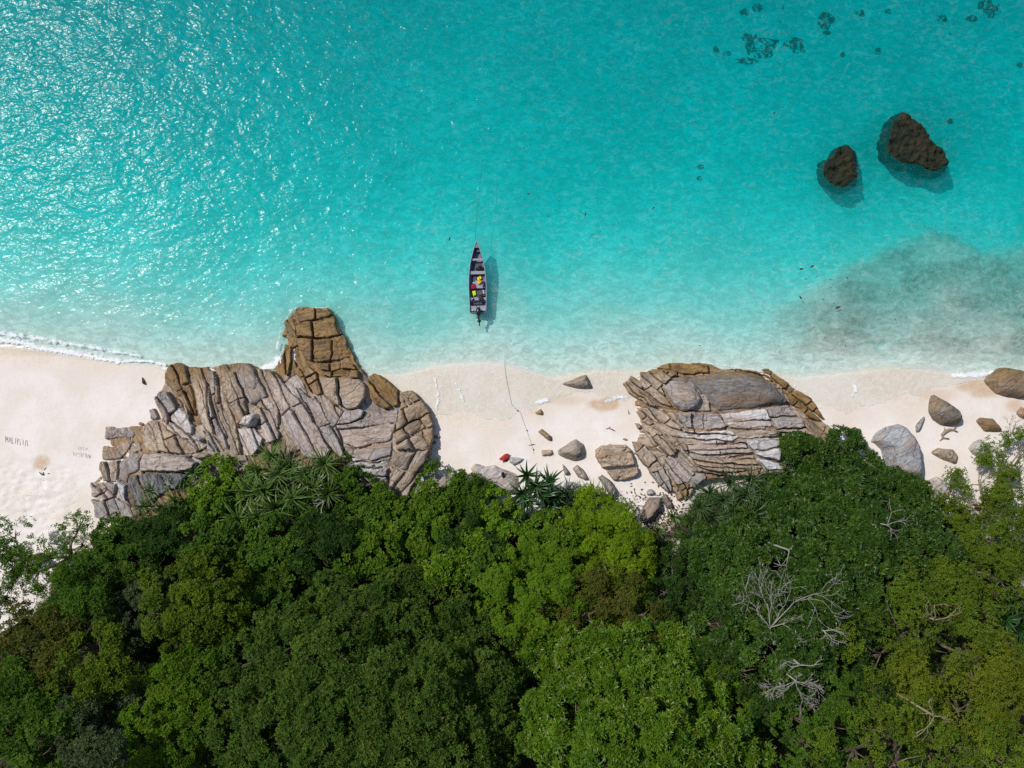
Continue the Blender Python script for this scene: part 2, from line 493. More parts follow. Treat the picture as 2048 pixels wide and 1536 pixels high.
sea = link("sea", me, m_water)
tag(sea, kind='structure')
# ------------------------------------------------------------------ rock
m_rock, nt, out = new_mat("granite_rock"); N = NT(nt)
p = pos(N)
b = N.attr("bed").outputs["Vector"]
oi = N.n("ShaderNodeObjectInfo")
n1 = N.noise(b, 0.9, 6, .62, .4)
n2 = N.noise(p, 4.0, 6, .68)
n3 = N.noise(b, 5.0, 5, .7, .3)
n4 = N.noise(p, 0.55, 4, .55)
base = oi.outputs["Color"]
c = N.mix(1.0, base, N.ramp(n3, .25, .75, .62, 1.32), 'MULTIPLY')
c = N.mix(1.0, c, N.ramp(n2, .3, .7, .78, 1.2), 'MULTIPLY')
c = N.mix(N.ramp(n1, .48, .70, 0, .55), c, (0.33, 0.195, 0.095))          # iron brown weathering
c = N.mix(N.ramp(N.noise(b, 1.7, 5, .65, .2), .56, .72, 0, .62), c, (0.46, 0.43, 0.42))   # bleached and lichened
c = N.mix(N.ramp(n2, .62, .75, 0, .5), c, (0.10, 0.085, 0.075))           # black lichen specks
veins = N.ramp(N.math('ADD', N.vor(N.map(b, (1, 1, 1), (0, 0, .3)), 1.25), N.math('MULTIPLY', n2, .05)), .025, .052, 1.0, 0.0)
c = N.mix(N.math('MULTIPLY', veins, .55), c, (0.13, 0.085, 0.055))
wet = N.math('MULTIPLY', N.attr("tide").outputs["Fac"], N.ramp(n4, .2, .6, .65, 1.0), clamp=True)
och = N.mix(N.ramp(N.noise(b, 2.2, 5, .7), .35, .65), (0.105, 0.066, 0.028), (0.31, 0.185, 0.065))
c = N.mix(wet, c, och)
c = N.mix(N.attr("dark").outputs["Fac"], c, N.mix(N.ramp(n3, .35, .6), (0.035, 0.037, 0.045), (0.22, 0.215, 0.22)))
hgt = N.math('ADD', N.math('MULTIPLY', n3, .10), N.math('MULTIPLY', n2, .05))
hgt = N.math('SUBTRACT', hgt, N.math('MULTIPLY', veins, .035))
hgt = N.math('ADD', hgt, N.math('MULTIPLY', N.noise(p, 14, 4, .65), .012))
N.bsdf(out, c, N.math('SUBTRACT', .85, N.math('MULTIPLY', wet, .3)), N.bump(hgt, 1.0, .9), .3)

GREY = (0.34, 0.305, 0.285); TAN = (0.375, 0.30, 0.23); PALE = (0.50, 0.47, 0.46); BROWN = (0.28, 0.185, 0.105); DARK = (0.13, 0.11, 0.09); BLUE = (0.36, 0.365, 0.38); PINK = (0.41, 0.34, 0.30); OCHRE = (0.30, 0.18, 0.06)

def sdist(x, y, poly):
    """signed distance to a polygon, positive inside"""
    d = np.full(x.shape, 1e9); ins = np.zeros(x.shape, bool)
    n = len(poly)
    for i in range(n):
        ax, ay = poly[i]; bx, by = poly[(i + 1) % n]
        ex, ey = bx - ax, by - ay
        L = ex * ex + ey * ey + 1e-12
        t = np.clip(((x - ax) * ex + (y - ay) * ey) / L, 0, 1)
        d = np.minimum(d, (x - ax - t * ex) ** 2 + (y - ay - t * ey) ** 2)
        if ey != 0:
            cr = ((ay > y) != (by > y)) & (x < ex * (y - ay) / ey + ax)
            ins ^= cr
    d = np.sqrt(d)
    return np.where(ins, d, -d)

def clip_poly(poly, nx, ny, c):
    """keep the side nx*x + ny*y >= c"""
    o = []
    n = len(poly)
    for i in range(n):
        a, b2 = poly[i], poly[(i + 1) % n]
        da = nx * a[0] + ny * a[1] - c; db = nx * b2[0] + ny * b2[1] - c
        if da >= 0: o.append(a)
        if (da >= 0) != (db >= 0):
            t = da / (da - db); o.append((a[0] + t * (b2[0] - a[0]), a[1] + t * (b2[1] - a[1])))
    return o

def area(poly):
    q = np.array(poly)
    return abs(np.sum(q[:, 0] * np.roll(q[:, 1], -1) - q[:, 1] * np.roll(q[:, 0], -1))) / 2

def strips(poly, ang, n, rs, jit=.25):
    """cut a polygon into n strips lying along the world angle"""
    if n <= 1: return [poly]
    nx, ny = -math.sin(ang), math.cos(ang)
    t = [nx * a + ny * b2 for a, b2 in poly]
    lo, hi = min(t), max(t)
    cuts = [lo - 1] + [lo + (hi - lo) * (i + rs.uniform(-jit, jit)) / n for i in range(1, n)] + [hi + 1]
    res = []
    for i in range(n):
        q = clip_poly(poly, nx, ny, cuts[i])
        if len(q) > 2: q = clip_poly(q, -nx, -ny, -cuts[i + 1])
        if len(q) > 2 and area(q) > .035: res.append(q)
    return res

def warp(x, y, k=.22):
    return (x + k * (fbm(x * 1.1, y * 1.1, 4, 201) - .5) * 2, y + k * (fbm(x * 1.1 + 50, y * 1.1, 4, 202) - .5) * 2)

def rock_block(name, poly, hfun, parent, ploc, ang, tint, rs, rad=.16, cliff=.35, tilt=.06, dome=0.0, res=.062, amp=.05, wk=.16, tide=None, dark=None, facets=0, sq=2.4):
    """one block of rock: a traced outline, rounded edges, a rough top at its own height and tilt"""
    q = np.array(poly, float)
    lo = q.min(0) - .35; hi = q.max(0) + .35
    mx = max(hi - lo)
    res = max(res, mx / 170)
    xs = np.arange(lo[0], hi[0] + res, res); ys = np.arange(lo[1], hi[1] + res, res)
    X, Y = np.meshgrid(xs, ys)
    wx_, wy_ = warp(X, Y, wk)
    d = sdist(wx_, wy_, q)
    dm = max(d.max(), .05)
    r = min(rad, dm * .95)
    cx, cy_ = q.mean(0)
    ground = land_z(X, Y)
    t = np.clip(d / r, 0, 1)
    prof = (1 - (1 - t) ** sq) ** (1 / 1.6)
    top = hfun(X, Y)
    ta = rs.uniform(0, 2 * math.pi)
    top = top + tilt * (math.cos(ta) * (X - cx) + math.sin(ta) * (Y - cy_))
    if dome:
        u = np.clip(d / dm, 0, 1)
        top = top * (1 - dome) + (top * dome) * (1 - (1 - u) ** 2.2) ** .6
    if facets:
        ext = max(hi - lo) / 2
        fz = np.full(X.shape, 1e9)
        for i in range(facets):
            fa = rs.uniform(0, 6.28); sl = rs.uniform(.25, .9)
            fz = np.minimum(fz, (rs.uniform(.15, .6) * ext - ((X - cx) * math.cos(fa) + (Y - cy_) * math.sin(fa))) * sl)
        top = top + np.clip(fz, -.6 * np.max(np.abs(top)) - .05, 0) * .8
    ca, sa = math.cos(ang), math.sin(ang)
    al = X * ca + Y * sa; ac = -X * sa + Y * ca
    so = rs.randint(0, 999)
    rough = amp * 1.6 * (fbm(al * .5, ac * 2.2, 4, 210 + so) - .5) + amp * .9 * (fbm(X * 2.2, Y * 2.2, 4, 220 + so) - .5)
    # a few open joints inside the block
    jn = np.abs(fbm(al * .3 + so, ac * 1.3, 3, 230) - .5)
    rough = rough - amp * 1.8 * np.exp(-(jn / .012) ** 2)
    jc = np.abs(fbm(al * .8 + so, ac * .7 + 31, 3, 233) - .5)
    rough = rough - amp * 1.3 * np.exp(-(jc / .010) ** 2)
    rough = rough + amp * .9 * (np.round(fbm(al * .35, ac * 1.1, 3, 236 + so) * 9) / 9 - .5)
    z = ground - cliff + (np.maximum(ground, 0) - ground + top + cliff) * prof + rough * np.clip(prof * 1.5, 0, 1)
    keep = d > -res * .75
    ii = np.arange(X.size).reshape(X.shape)
    qq = np.stack([ii[:-1, :-1], ii[:-1, 1:], ii[1:, 1:], ii[1:, :-1]], -1).reshape(-1, 4)
    kq = keep.ravel()[qq].all(1)
    qq = qq[kq]
    if len(qq) < 2: return None
    used, inv = np.unique(qq, return_inverse=True)
    V = np.stack([X, Y, z], -1).reshape(-1, 3)[used]
    cz = float(V[:, 2].mean())
    org = np.array([cx, cy_, cz])
    me = mesh_np(name, V - org, inv.reshape(-1, 4))
    ux, uy, uz = V.T
    attr_v(me, "bed", np.stack([(ux * ca + uy * sa) * .28, (-ux * sa + uy * ca) * 1.0, uz * .8], -1))
    s_in = SHORE(ux) - uy
    td = sst(1.5, -.4, s_in + 2.2 * (fbm(ux * .55, uy * .55, 3, 240) - .5)) * sst(2.2, .5, uz)
    if tide is not None: td = np.maximum(td, tide * sst(.25, .6, fbm(ux * .6, uy * .6, 3, 241)))
    attr_f(me, "tide", td)
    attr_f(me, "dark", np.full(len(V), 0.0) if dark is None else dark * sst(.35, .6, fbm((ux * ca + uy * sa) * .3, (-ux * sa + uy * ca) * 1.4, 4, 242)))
    o = link(name, me, m_rock, parent, org - np.array(ploc))
    k = rs.uniform(.86, 1.14); w = rs.uniform(-.03, .03)
    o.color = (tint[0] * k * (1 + w), tint[1] * k, tint[2] * k * (1 - w), 1)
    return o

def frame(ox, oy, s):
    return lambda pts, z: [tuple(P(ox + u / s, oy + v / s, z)[:2]) for u, v in pts]
ZA = frame(160, 580, 3.2); ZB = frame(520, 580, 3.2); ZC = frame(1200, 700, 4.096); ZD = frame(900, 700, 4.2667); ZE = frame(1640, 680, 4.799); ZF = frame(1598, 184, 5.689); ZG = frame(0, 0, 1)

def idw(ctrl):
    w = [(P(a, b2, h)[:2], h) for a, b2, h in ctrl]
    def f(x, y):
        sw = 0; sh = 0
        for (a, b2), h in w:
            k = 1 / (((x - a) ** 2 + (y - b2) ** 2) + .8) ** 1.6
            sw = sw + k; sh = sh + k * h
        return sh / sw
    return f

def outcrop(name, label, cat, centre, ctrl, macros, bedding, seed, outline, grid):
    rs = random.Random(seed)
    hf = idw(ctrl)
    c = P(*centre); ploc = np.array([c[0], c[1], float(land_z(c[0], c[1]))])
    root = thing(name, label, cat, ploc)
    # the buried mass from which the slabs part
    q = [tuple(P(a, b2, .6)[:2]) for a, b2 in outline]
    core = rock_block("bedrock", q, lambda x, y: hf(x, y) - .50, root, ploc, bedding, (0.26, 0.19, 0.135), rs, rad=1.1, cliff=.3, tilt=0, res=.13, amp=.16, wk=.3)
    for st in strips(q, bedding, grid[0], rs):
        for sp in strips(st, bedding + math.pi / 2 + rs.uniform(-.3, .3), grid[1], rs, .35):
            off0 = rs.uniform(-.52, -.26)
            rock_block('slab', sp, lambda x, y: hf(x, y) + off0, root, ploc, bedding, rs.choice([TAN, GREY, BROWN, TAN]), rs, rad=.09, cliff=.5, tilt=.05, sq=3.2, amp=.07, res=.09)
    for (fr, pts, tint, opt) in macros:
        hm = opt.get('z', 1.0)
        poly = fr(pts, hm)
        ang = R(opt['a']) if 'a' in opt else bedding
        subs = []
        for st in strips(poly, ang, opt.get('n', 1), rs):
            m_ = opt.get('m', 1)
            mm = m_ if m_ <= 1 else max(1, m_ + rs.choice([-1, -1, 0, 0]))
            subs += strips(st, ang + math.pi / 2 + rs.uniform(-.25, .25), mm, rs, .3)
        for sp in subs:
            off = rs.uniform(-.27, .20) * opt.get('v', 1.0)
            rock_block(opt.get('name', 'slab'), sp, lambda x, y: np.maximum(hf(x, y) + off + opt.get('dz', 0), .12), root, ploc, ang, tint, rs, rad=opt.get('r', .15) * rs.uniform(.32, .85), tilt=opt.get('t', .09),
                       dome=opt.get('d', 0), amp=opt.get('amp', .06), tide=opt.get('tide'), dark=opt.get('dark'), sq=opt.get('sq', 3.2))
    return root

BA = R(-62)      # the steep joints of the first outcrop run down to the right in plan
west = [
 (ZA, [(520, 560), (545, 480), (600, 455), (660, 480), (690, 580), (725, 700), (755, 800), (735, 815), (680, 760), (600, 650), (555, 625), (520, 590)], BROWN, dict(n=2, m=2, tide=.8, r=.3)),
 (ZA, [(660, 480), (760, 485), (800, 620), (830, 740), (870, 860), (880, 930), (830, 900), (780, 820), (740, 720), (700, 600)], TAN, dict(n=2, m=2, a=-66)),
 (ZA, [(760, 485), (830, 510), (850, 600), (880, 720), (920, 830), (960, 950), (975, 1030), (900, 960), (870, 860), (830, 740), (800, 620)], GREY, dict(n=2, m=2, a=-66)),
 (ZA, [(830, 510), (900, 520), (930, 620), (970, 740), (1010, 850), (1040, 960), (1050, 1060), (975, 1040), (960, 950), (920, 830), (880, 720), (850, 600)], TAN, dict(n=2, m=2, a=-68)),
 (ZA, [(900, 520), (985, 520), (1020, 600), (1060, 700), (1080, 760), (1070, 800), (1030, 870), (1060, 1060), (1040, 960), (1010, 850), (970, 740), (930, 620)], TAN, dict(n=3, m=2, a=-66)),
 (ZA, [(985, 460), (1050, 460), (1110, 495), (1150, 570), (1210, 680), (1180, 700), (1140, 730), (1100, 740), (1060, 690), (1020, 600), (990, 520)], GREY, dict(dz=.25, r=.25, d=.2)),
 (ZB, [(-28, 495), (0, 500), (30, 555), (70, 650), (130, 760), (140, 780), (40, 770), (-30, 740), (20, 690), (58, 680), (-2, 570)], TAN, dict(n=2, a=-58)),
 (ZB, [(0, 500), (90, 520), (150, 600), (260, 690), (330, 800), (400, 900), (480, 1030), (430, 1080), (300, 1075), (210, 930), (120, 770), (50, 650)], PINK, dict(n=2, m=2, a=-58, r=.2, amp=.04, dz=.1)),
 (ZB, [(150, 590), (260, 620), (330, 690), (400, 640), (440, 690), (510, 750), (560, 780), (500, 870), (550, 1000), (600, 1070), (540, 1070), (490, 1030), (400, 900), (330, 800), (260, 690)], GREY, dict(n=4, m=2, a=-60)),
 (ZB, [(245, 110), (290, 100), (440, 120), (460, 160), (385, 180), (320, 195), (240, 200), (225, 165)], BROWN, dict(n=1, m=3, a=8, tide=.5, z=.6)),
 (ZB, [(240, 200), (320, 195), (385, 180), (460, 160), (490, 230), (512, 290), (430, 310), (270, 300), (225, 300), (225, 240)], BROWN, dict(m=2, a=5, tide=.35, z=.7)),
 (ZB, [(180, 160), (225, 165), (230, 240), (220, 300), (130, 290), (150, 240), (170, 190)], OCHRE, dict(tide=.9, z=.3, dz=-.25, r=.3)),
 (ZB, [(225, 310), (270, 305), (430, 315), (535, 320), (580, 420), (540, 435), (350, 468), (300, 455), (240, 390)], BROWN, dict(n=1, m=3, a=3, tide=.35)),
 (ZB, [(130, 330), (190, 350), (190, 430), (175, 555), (115, 520), (110, 450), (125, 400)], OCHRE, dict(n=2, a=-80, tide=.9, r=.25)),
 (ZB, [(345, 480), (490, 455), (590, 465), (620, 510), (640, 560), (530, 560), (400, 550)], BROWN, dict(n=2, m=3, a=4, tide=.3)),
 (ZB, [(375, 555), (530, 560), (640, 560), (680, 600), (685, 700), (640, 750), (570, 765), (510, 740), (440, 680), (400, 610)], TAN, dict(n=1, m=3, a=20, dz=.3, r=.22, tide=.2)),
 (ZB, [(205, 490), (300, 485), (350, 520), (410, 660), (380, 680), (330, 660), (250, 560), (215, 530)], BROWN, dict(n=2, m=3, a=-60, tide=.4)),
 (ZB, [(685, 600), (690, 550), (720, 530), (800, 560), (880, 630), (880, 740), (790, 770), (730, 740), (700, 660)], OCHRE, dict(n=2, m=2, a=-50, tide=.75, r=.25)),
 (ZB, [(890, 650), (960, 640), (1030, 700), (1080, 770), (1110, 860), (1105, 960), (1080, 1030), (1000, 1020), (880, 1020), (870, 900), (885, 760)], TAN, dict(n=4, m=3, a=30, tide=.45, d=.2)),
 (ZB, [(870, 1020), (990, 1030), (1090, 1020), (1060, 1100), (1000, 1170), (970, 1240), (900, 1310), (830, 1290), (830, 1180), (850, 1060)], TAN, dict(n=2, m=2, a=60, d=.25, dz=.2)),
 (ZB, [(680, 770), (780, 770), (880, 760), (870, 900), (860, 960), (640, 1010), (550, 990), (500, 870), (600, 850), (660, 820)], PINK, dict(n=2, m=1, a=8, r=.2)),
 (ZB, [(560, 770), (640, 755), (680, 770), (660, 820), (600, 850), (500, 870)], GREY, dict()),
 (ZB, [(560, 1000), (640, 1010), (860, 965), (850, 1060), (760, 1085), (660, 1090), (590, 1050)], PINK, dict(n=1, m=2, a=6)),
 (ZB, [(600, 1060), (760, 1085), (850, 1065), (830, 1180), (820, 1270), (740, 1260), (680, 1180), (620, 1120)], PALE, dict(n=5, m=1, a=-2)),
 (ZB, [(740, 1265), (890, 1310), (880, 1340), (830, 1340)], GREY, dict()),
 (ZA, [(465, 690), (500, 640), (560, 645), (600, 720), (620, 760), (580, 790), (570, 870), (530, 820), (490, 750)], GREY, dict(n=2, a=-55, r=.25, dz=.15)),
 (ZA, [(575, 800), (620, 745), (690, 800), (740, 880), (735, 930), (690, 920), (620, 870), (575, 830)], PALE, dict(r=.25, d=.2, dz=.2)),
 (ZA, [(610, 690), (650, 680), (700, 780), (735, 870), (690, 800), (640, 745)], TAN, dict(n=2, a=-60)),
 (ZA, [(440, 760), (470, 755), (500, 810), (485, 830), (450, 830)], GREY, dict(z=.5)),
 (ZA, [(380, 900), (420, 830), (520, 850), (560, 900), (640, 940), (700, 960), (770, 1020), (770, 1052), (690, 1050), (560, 1040), (480, 1040), (400, 1000)], TAN, dict(n=4, m=2, a=-58)),
 (ZA, [(520, 850), (575, 835), (625, 875), (700, 925), (760, 990), (770, 1010), (700, 955), (640, 938), (560, 895)], PINK, dict(n=2, m=1, a=-42)),
 (ZA, [(165, 880), (270, 870), (380, 905), (350, 950), (250, 945), (170, 950)], GREY, dict(dz=-.3, d=.5, z=.4)),
 (ZA, [(160, 990), (240, 1000), (330, 950), (360, 960), (310, 1040), (260, 1085), (155, 1080)], TAN, dict(dz=-.2, d=.3, z=.4)),
 (ZA, [(330, 1045), (360, 960), (390, 980), (400, 1040)], TAN, dict(z=.8)),
 (ZA, [(235, 1110), (280, 1070), (330, 1050), (410, 1047), (395, 1150), (330, 1180), (310, 1250), (240, 1210)], GREY, dict(r=.3, d=.15)),
 (ZA, [(410, 1045), (560, 1045), (700, 1055), (780, 1105), (760, 1140), (640, 1172), (560, 1165), (470, 1160), (395, 1165)], PINK, dict(m=1, a=0, r=.22, dz=.1)),
 (ZA, [(310, 1250), (330, 1180), (400, 1168), (560, 1172), (720, 1175), (640, 1270), (470, 1340), (400, 1410), (390, 1480), (350, 1440), (310, 1340)], DARK, dict(n=3, m=1, a=-65, dark=1.0, r=.25, dz=.08)),
 (ZA, [(125, 1090), (240, 1090), (240, 1150), (230, 1230), (150, 1230), (120, 1150)], TAN, dict(n=3, m=1, a=-75, dz=-.1)),
 (ZA, [(70, 1230), (150, 1235), (235, 1235), (220, 1330), (160, 1350), (90, 1330)], PINK, dict(n=3, m=2, a=-45, dz=-.1)),
 (ZA, [(85, 1340), (160, 1350), (230, 1330), (300, 1370), (350, 1440), (390, 1490), (200, 1470), (110, 1450)], GREY, dict(n=3, m=2, a=-65)),
 (ZA, [(240, 1215), (308, 1252), (308, 1340), (335, 1430), (300, 1365), (228, 1325)], PALE, dict(n=2, a=-60)),
 (ZA, [(770, 1120), (870, 1100), (870, 1190), (800, 1200)], TAN, dict(dz=-.2)),
 (ZA, [(870, 1050), (960, 1060), (1000, 1100), (900, 1170), (870, 1130)], TAN, dict(dz=-.2)),
 (ZA, [(1020, 890), (1130, 885), (1190, 940), (1180, 1000), (1130, 1060), (1060, 1060), (1030, 960)], PALE, dict(n=3, a=-60)),
 (ZA, [(1150, 730), (1210, 690), (1290, 780), (1290, 960), (1220, 980), (1190, 900), (1170, 830)], PINK, dict(n=3, m=2, a=-60)),
 (ZA, [(780, 880), (830, 900), (880, 940), (960, 1050), (900, 1060), (830, 1020), (830, 950)], GREY, dict(n=3, m=1, a=-60)),
]
wo = [(205, 1040), (185, 975), (215, 930), (225, 905), (215, 860), (285, 850), (305, 830), (310, 795), (330, 740), (420, 730), (480, 725), (545, 740), (560, 700), (570, 685), (565, 640), (590, 612), (655, 612), (690, 680), (710, 720), (735, 750), (790, 775), (840, 800), (868, 850), (862, 905), (840, 950), (815, 1000), (780, 1000), (700, 940), (600, 960), (450, 960), (380, 1000), (300, 1050)]
outcrop("rock_outcrop", "large outcrop of tan and grey jointed slabs with a ridge running into the sea", "rock outcrop", (540, 850),
        [(230, 1030, .5), (200, 980, .35), (225, 890, .35), (330, 920, 1.2), (300, 840, .4), (340, 760, .7), (420, 740, .5), (430, 820, 1.5), (520, 760, 1.0), (470, 900, 1.4), (600, 800, 1.5), (560, 900, 1.7),
         (590, 625, .35), (640, 640, .65), (690, 700, .5), (620, 700, .8), (560, 720, .4), (720, 800, 1.7), (670, 820, 1.8), (740, 770, .7), (790, 790, .6), (850, 850, .7), (810, 880, 1.8), (740, 920, 2.0), (830, 960, 1.2), (700, 900, 1.9), (800, 985, 1.2)],
        west, BA, 3, wo, (17, 4))

BC = R(-6)
east = [
 (ZC, [(185, 290), (260, 215), (340, 250), (330, 330), (420, 400), (500, 470), (440, 472), (370, 440), (300, 390), (240, 350)], TAN, dict(n=5, m=1, a=-42, tide=.75, r=.12, z=.4)),
 (ZC, [(340, 180), (440, 150), (560, 170), (640, 200), (560, 250), (500, 310), (520, 380), (600, 460), (500, 450), (400, 375), (330, 310)], TAN, dict(n=4, m=2, a=-48, tide=.6, r=.12, z=.7)),
 (ZC, [(510, 310), (570, 250), (660, 245), (750, 290), (820, 360), (830, 410), (800, 460), (740, 500), (660, 500), (600, 460), (540, 390)], GREY, dict(d=.35, r=.5, dz=.35, amp=.04, name='dome')),
 (ZC, [(440, 140), (560, 110), (760, 95), (930, 120), (1020, 150), (900, 190), (740, 205), (640, 190), (520, 170)], OCHRE, dict(n=1, m=4, a=0, tide=1.0, dz=-.25, r=.3, z=.2)),
 (ZC, [(740, 210), (900, 195), (1020, 155), (1180, 180), (1330, 210), (1450, 300), (1530, 390), (1530, 440), (1380, 450), (1200, 490), (950, 500), (880, 430), (840, 360), (760, 290)], (0.175, 0.16, 0.15), dict(d=.4, r=.6, dz=.45, amp=.05, name='dome')),
 (ZC, [(1020, 150), (1180, 165), (1330, 200), (1440, 285), (1330, 212), (1180, 182)], OCHRE, dict(tide=1, z=.2, dz=-.3)),
 (ZC, [(1330, 160), (1390, 150), (1480, 220), (1600, 310), (1720, 380), (1780, 460), (1860, 580), (1780, 590), (1700, 560), (1640, 500), (1550, 440), (1530, 380), (1440, 290), (1340, 210)], OCHRE, dict(n=2, m=6, a=-40, tide=1.0, dz=-.2, r=.25, z=.3)),
 (ZC, [(320, 480), (400, 472), (480, 490), (600, 510), (680, 640), (640, 670), (560, 640), (480, 600), (420, 560)], TAN, dict(n=3, m=2, a=-48)),
 (ZC, [(600, 510), (735, 510), (735, 645), (680, 640)], GREY, dict()),
 (ZC, [(740, 510), (950, 520), (1030, 640), (880, 662), (740, 652)], GREY, dict(n=1, m=2, a=0)),
 (ZC, [(960, 520), (1340, 480), (1400, 620), (1200, 650), (1050, 650)], PALE, dict(n=2, m=2, a=4, amp=.04)),
 (ZC, [(1340, 480), (1540, 450), (1650, 560), (1660, 640), (1420, 645), (1390, 590)], GREY, dict(n=2, m=2, a=0)),
 (ZC, [(1640, 510), (1700, 560), (1860, 590), (1970, 700), (1960, 780), (1830, 760), (1700, 700), (1660, 640)], TAN, dict(n=3, m=2, a=-40, tide=.5)),
 (ZC, [(670, 665), (880, 667), (1060, 662), (1120, 720), (980, 770), (840, 770), (700, 722), (560, 700)], PALE, dict(n=3, m=2, a=-3)),
 (ZC, [(1060, 662), (1410, 652), (1450, 700), (1300, 722), (1140, 732)], PALE, dict(n=2, m=2, a=3)),
 (ZC, [(1420, 648), (1660, 648), (1800, 750), (1800, 800), (1480, 722)], PINK, dict(n=2, m=2, a=-6)),
 (ZC, [(700, 755), (830, 780), (980, 782), (1140, 738), (1220, 850), (1000, 880), (830, 862), (720, 830)], PINK, dict(n=4, m=2, a=2, r=.1)),
 (ZC, [(1150, 738), (1450, 708), (1480, 780), (1430, 900), (1240, 860)], PALE, dict(n=2, m=1, a=6, amp=.04)),
 (ZC, [(720, 862), (830, 880), (1000, 890), (1220, 862), (1310, 970), (1050, 1005), (880, 985), (780, 960)], TAN, dict(n=4, m=2, a=-4, r=.1)),
 (ZC, [(1240, 872), (1430, 910), (1470, 975), (1320, 985)], (0.55, 0.54, 0.55), dict()),
 (ZC, [(350, 620), (440, 610), (520, 700), (610, 800), (620, 860), (560, 870), (480, 830), (400, 740)], TAN, dict(n=3, m=2, a=-52)),
 (ZC, [(440, 602), (560, 680), (700, 760), (720, 840), (780, 960), (860, 1005), (760, 1000), (640, 880), (540, 740)], TAN, dict(n=3, m=2, a=-50)),
 (ZC, [(500, 880), (620, 882), (760, 1005), (720, 1080), (620, 1110), (540, 980)], PINK, dict(n=3, m=1, a=-52)),
 (ZC, [(400, 985), (500, 940), (560, 1040), (590, 1160), (560, 1170), (470, 1090)], GREY, dict(n=2, m=2, a=-60)),
 (ZC, [(265, 740), (320, 750), (420, 830), (490, 930), (510, 975), (420, 1000), (360, 930), (300, 860)], TAN, dict(n=1, m=3, a=-55, dz=.1)),
 (ZC, [(285, 600), (330, 600), (345, 640), (320, 655)], TAN, dict(z=.4, dz=-.2)),
 (ZC, [(290, 500), (340, 500), (450, 600), (400, 620), (350, 590)], TAN, dict(n=1, m=2, a=-45, z=.5, dz=-.1)),
 (ZC, [(590, 1100), (720, 1085), (700, 1200), (640, 1240)], BROWN, dict(n=3, m=2, a=-60, dz=-.2)),
]
eo = [(1250, 768), (1285, 740), (1400, 726), (1450, 735), (1530, 742), (1560, 752), (1620, 790), (1660, 845), (1690, 900), (1680, 930), (1560, 945), (1400, 960), (1370, 1000), (1345, 985), (1290, 930), (1270, 885), (1285, 850), (1275, 820)]
outcrop("rock_outcrop", "broad layered outcrop with a smooth dark grey dome and ochre weed along the waterline", "rock outcrop", (1450, 850),
        [(1260, 770, .35), (1300, 745, .4), (1380, 730, .3), (1450, 740, .3), (1540, 745, .25), (1600, 790, .3), (1640, 830, .35), (1670, 890, .6), (1350, 790, 1.5), (1370, 800, 1.6), (1470, 780, 1.7), (1530, 795, 1.6),
         (1300, 830, .6), (1280, 850, .35), (1300, 900, .8), (1350, 870, 1.3), (1450, 840, 1.4), (1450, 880, 1.6), (1530, 860, 1.6), (1600, 850, 1.2), (1540, 920, 1.9), (1420, 930, 1.5), (1330, 950, .8), (1350, 985, .7), (1620, 900, 1.3)],
        east, BC, 8, eo, (9, 5))

# ------------------------------------------------------------------ loose boulders, each its own thing
def boulder(label, fr, pts, h, tint, seed, name="boulder", rad=.5, dome=.55, facets=3, tide=None, ang=.6, dark=None, amp=.05, wk=.08, group=None, z0=None, cliff=.3, res=.075, kids=None):
    rs = random.Random(seed)
    poly = fr(pts, h * .4 + .4)
    c = np.mean(np.array(poly), 0)
    loc = (c[0], c[1], float(land_z(c[0], c[1])) if z0 is None else z0)
    hf = lambda x, y: np.full(np.shape(x), h) + (0 if z0 is None else z0 - land_z(x, y))
    o = rock_block(name, poly, hf, None, (0, 0, 0), ang, tint, rs, rad=rad, cliff=cliff, tilt=.08, dome=dome, facets=facets, tide=tide, dark=dark, amp=amp, wk=wk, res=res, sq=2.2)
    return tag(o, label, "boulder" if name == "boulder" else name.replace('_', ' '), group)

boulder("three-sided brown rock lying half in the water between the two outcrops", ZD, [(925, 285), (1050, 245), (1170, 195), (1210, 270), (1225, 335), (1100, 330), (980, 310)], .75, GREY, 21, facets=4, dome=.4)
boulder("small tan boulder alone on the sand just below the swash line", ZD, [(710, 535), (780, 490), (800, 520), (790, 565), (740, 555)], .3, (.38, .26, .14), 22, rad=.25)
boulder("long brown log-shaped rock lying aslant on the open sand", ZD, [(745, 695), (785, 665), (880, 740), (875, 790), (840, 780)], .35, (.30, .21, .13), 23, rad=.2, dome=.2, facets=1)
boulder("small pale tan block beside the round grey boulder", ZD, [(770, 850), (885, 840), (885, 890), (840, 905), (780, 910)], .35, (.40, .32, .22), 24, rad=.25, dome=.3, facets=2)
boulder("round grey boulder with a brown cheek in the middle of the sand", ZD, [(915, 850), (1000, 795), (1080, 750), (1150, 800), (1180, 880), (1150, 945), (1070, 960), (980, 935), (920, 890)], 1.0, (.30, .265, .22), 25, rad=.9, dome=.5, facets=2)
boulder("flat grey rock with the red bundle against its tip", ZD, [(490, 905), (560, 905), (640, 915), (645, 930), (600, 970), (545, 1000), (500, 970)], .28, (.40, .38, .37), 26, rad=.4, facets=2)
boulder("wide pale veined rock under the black bag", ZD, [(165, 1010), (215, 960), (300, 990), (380, 975), (450, 1010), (560, 1030), (600, 1070), (610, 1150), (560, 1220), (400, 1240), (300, 1225), (230, 1100)], .7, (.44, .39, .36), 27, rad=.5, dome=.3, facets=2)
boulder("pale rock tucked against the foot of the large tan outcrop", ZB, [(1010, 1190), (1060, 1150), (1130, 1140), (1280, 1170), (1340, 1210), (1280, 1290), (1100, 1330), (930, 1350), (950, 1270)], .6, (.40, .37, .35), 28, rad=.5, dome=.3)
boulder("narrow upright grey splinter of rock below the round boulder", ZD, [(950, 950), (985, 990), (1030, 1050), (975, 1075)], .45, (.32, .29, .27), 29, rad=.25, facets=2)
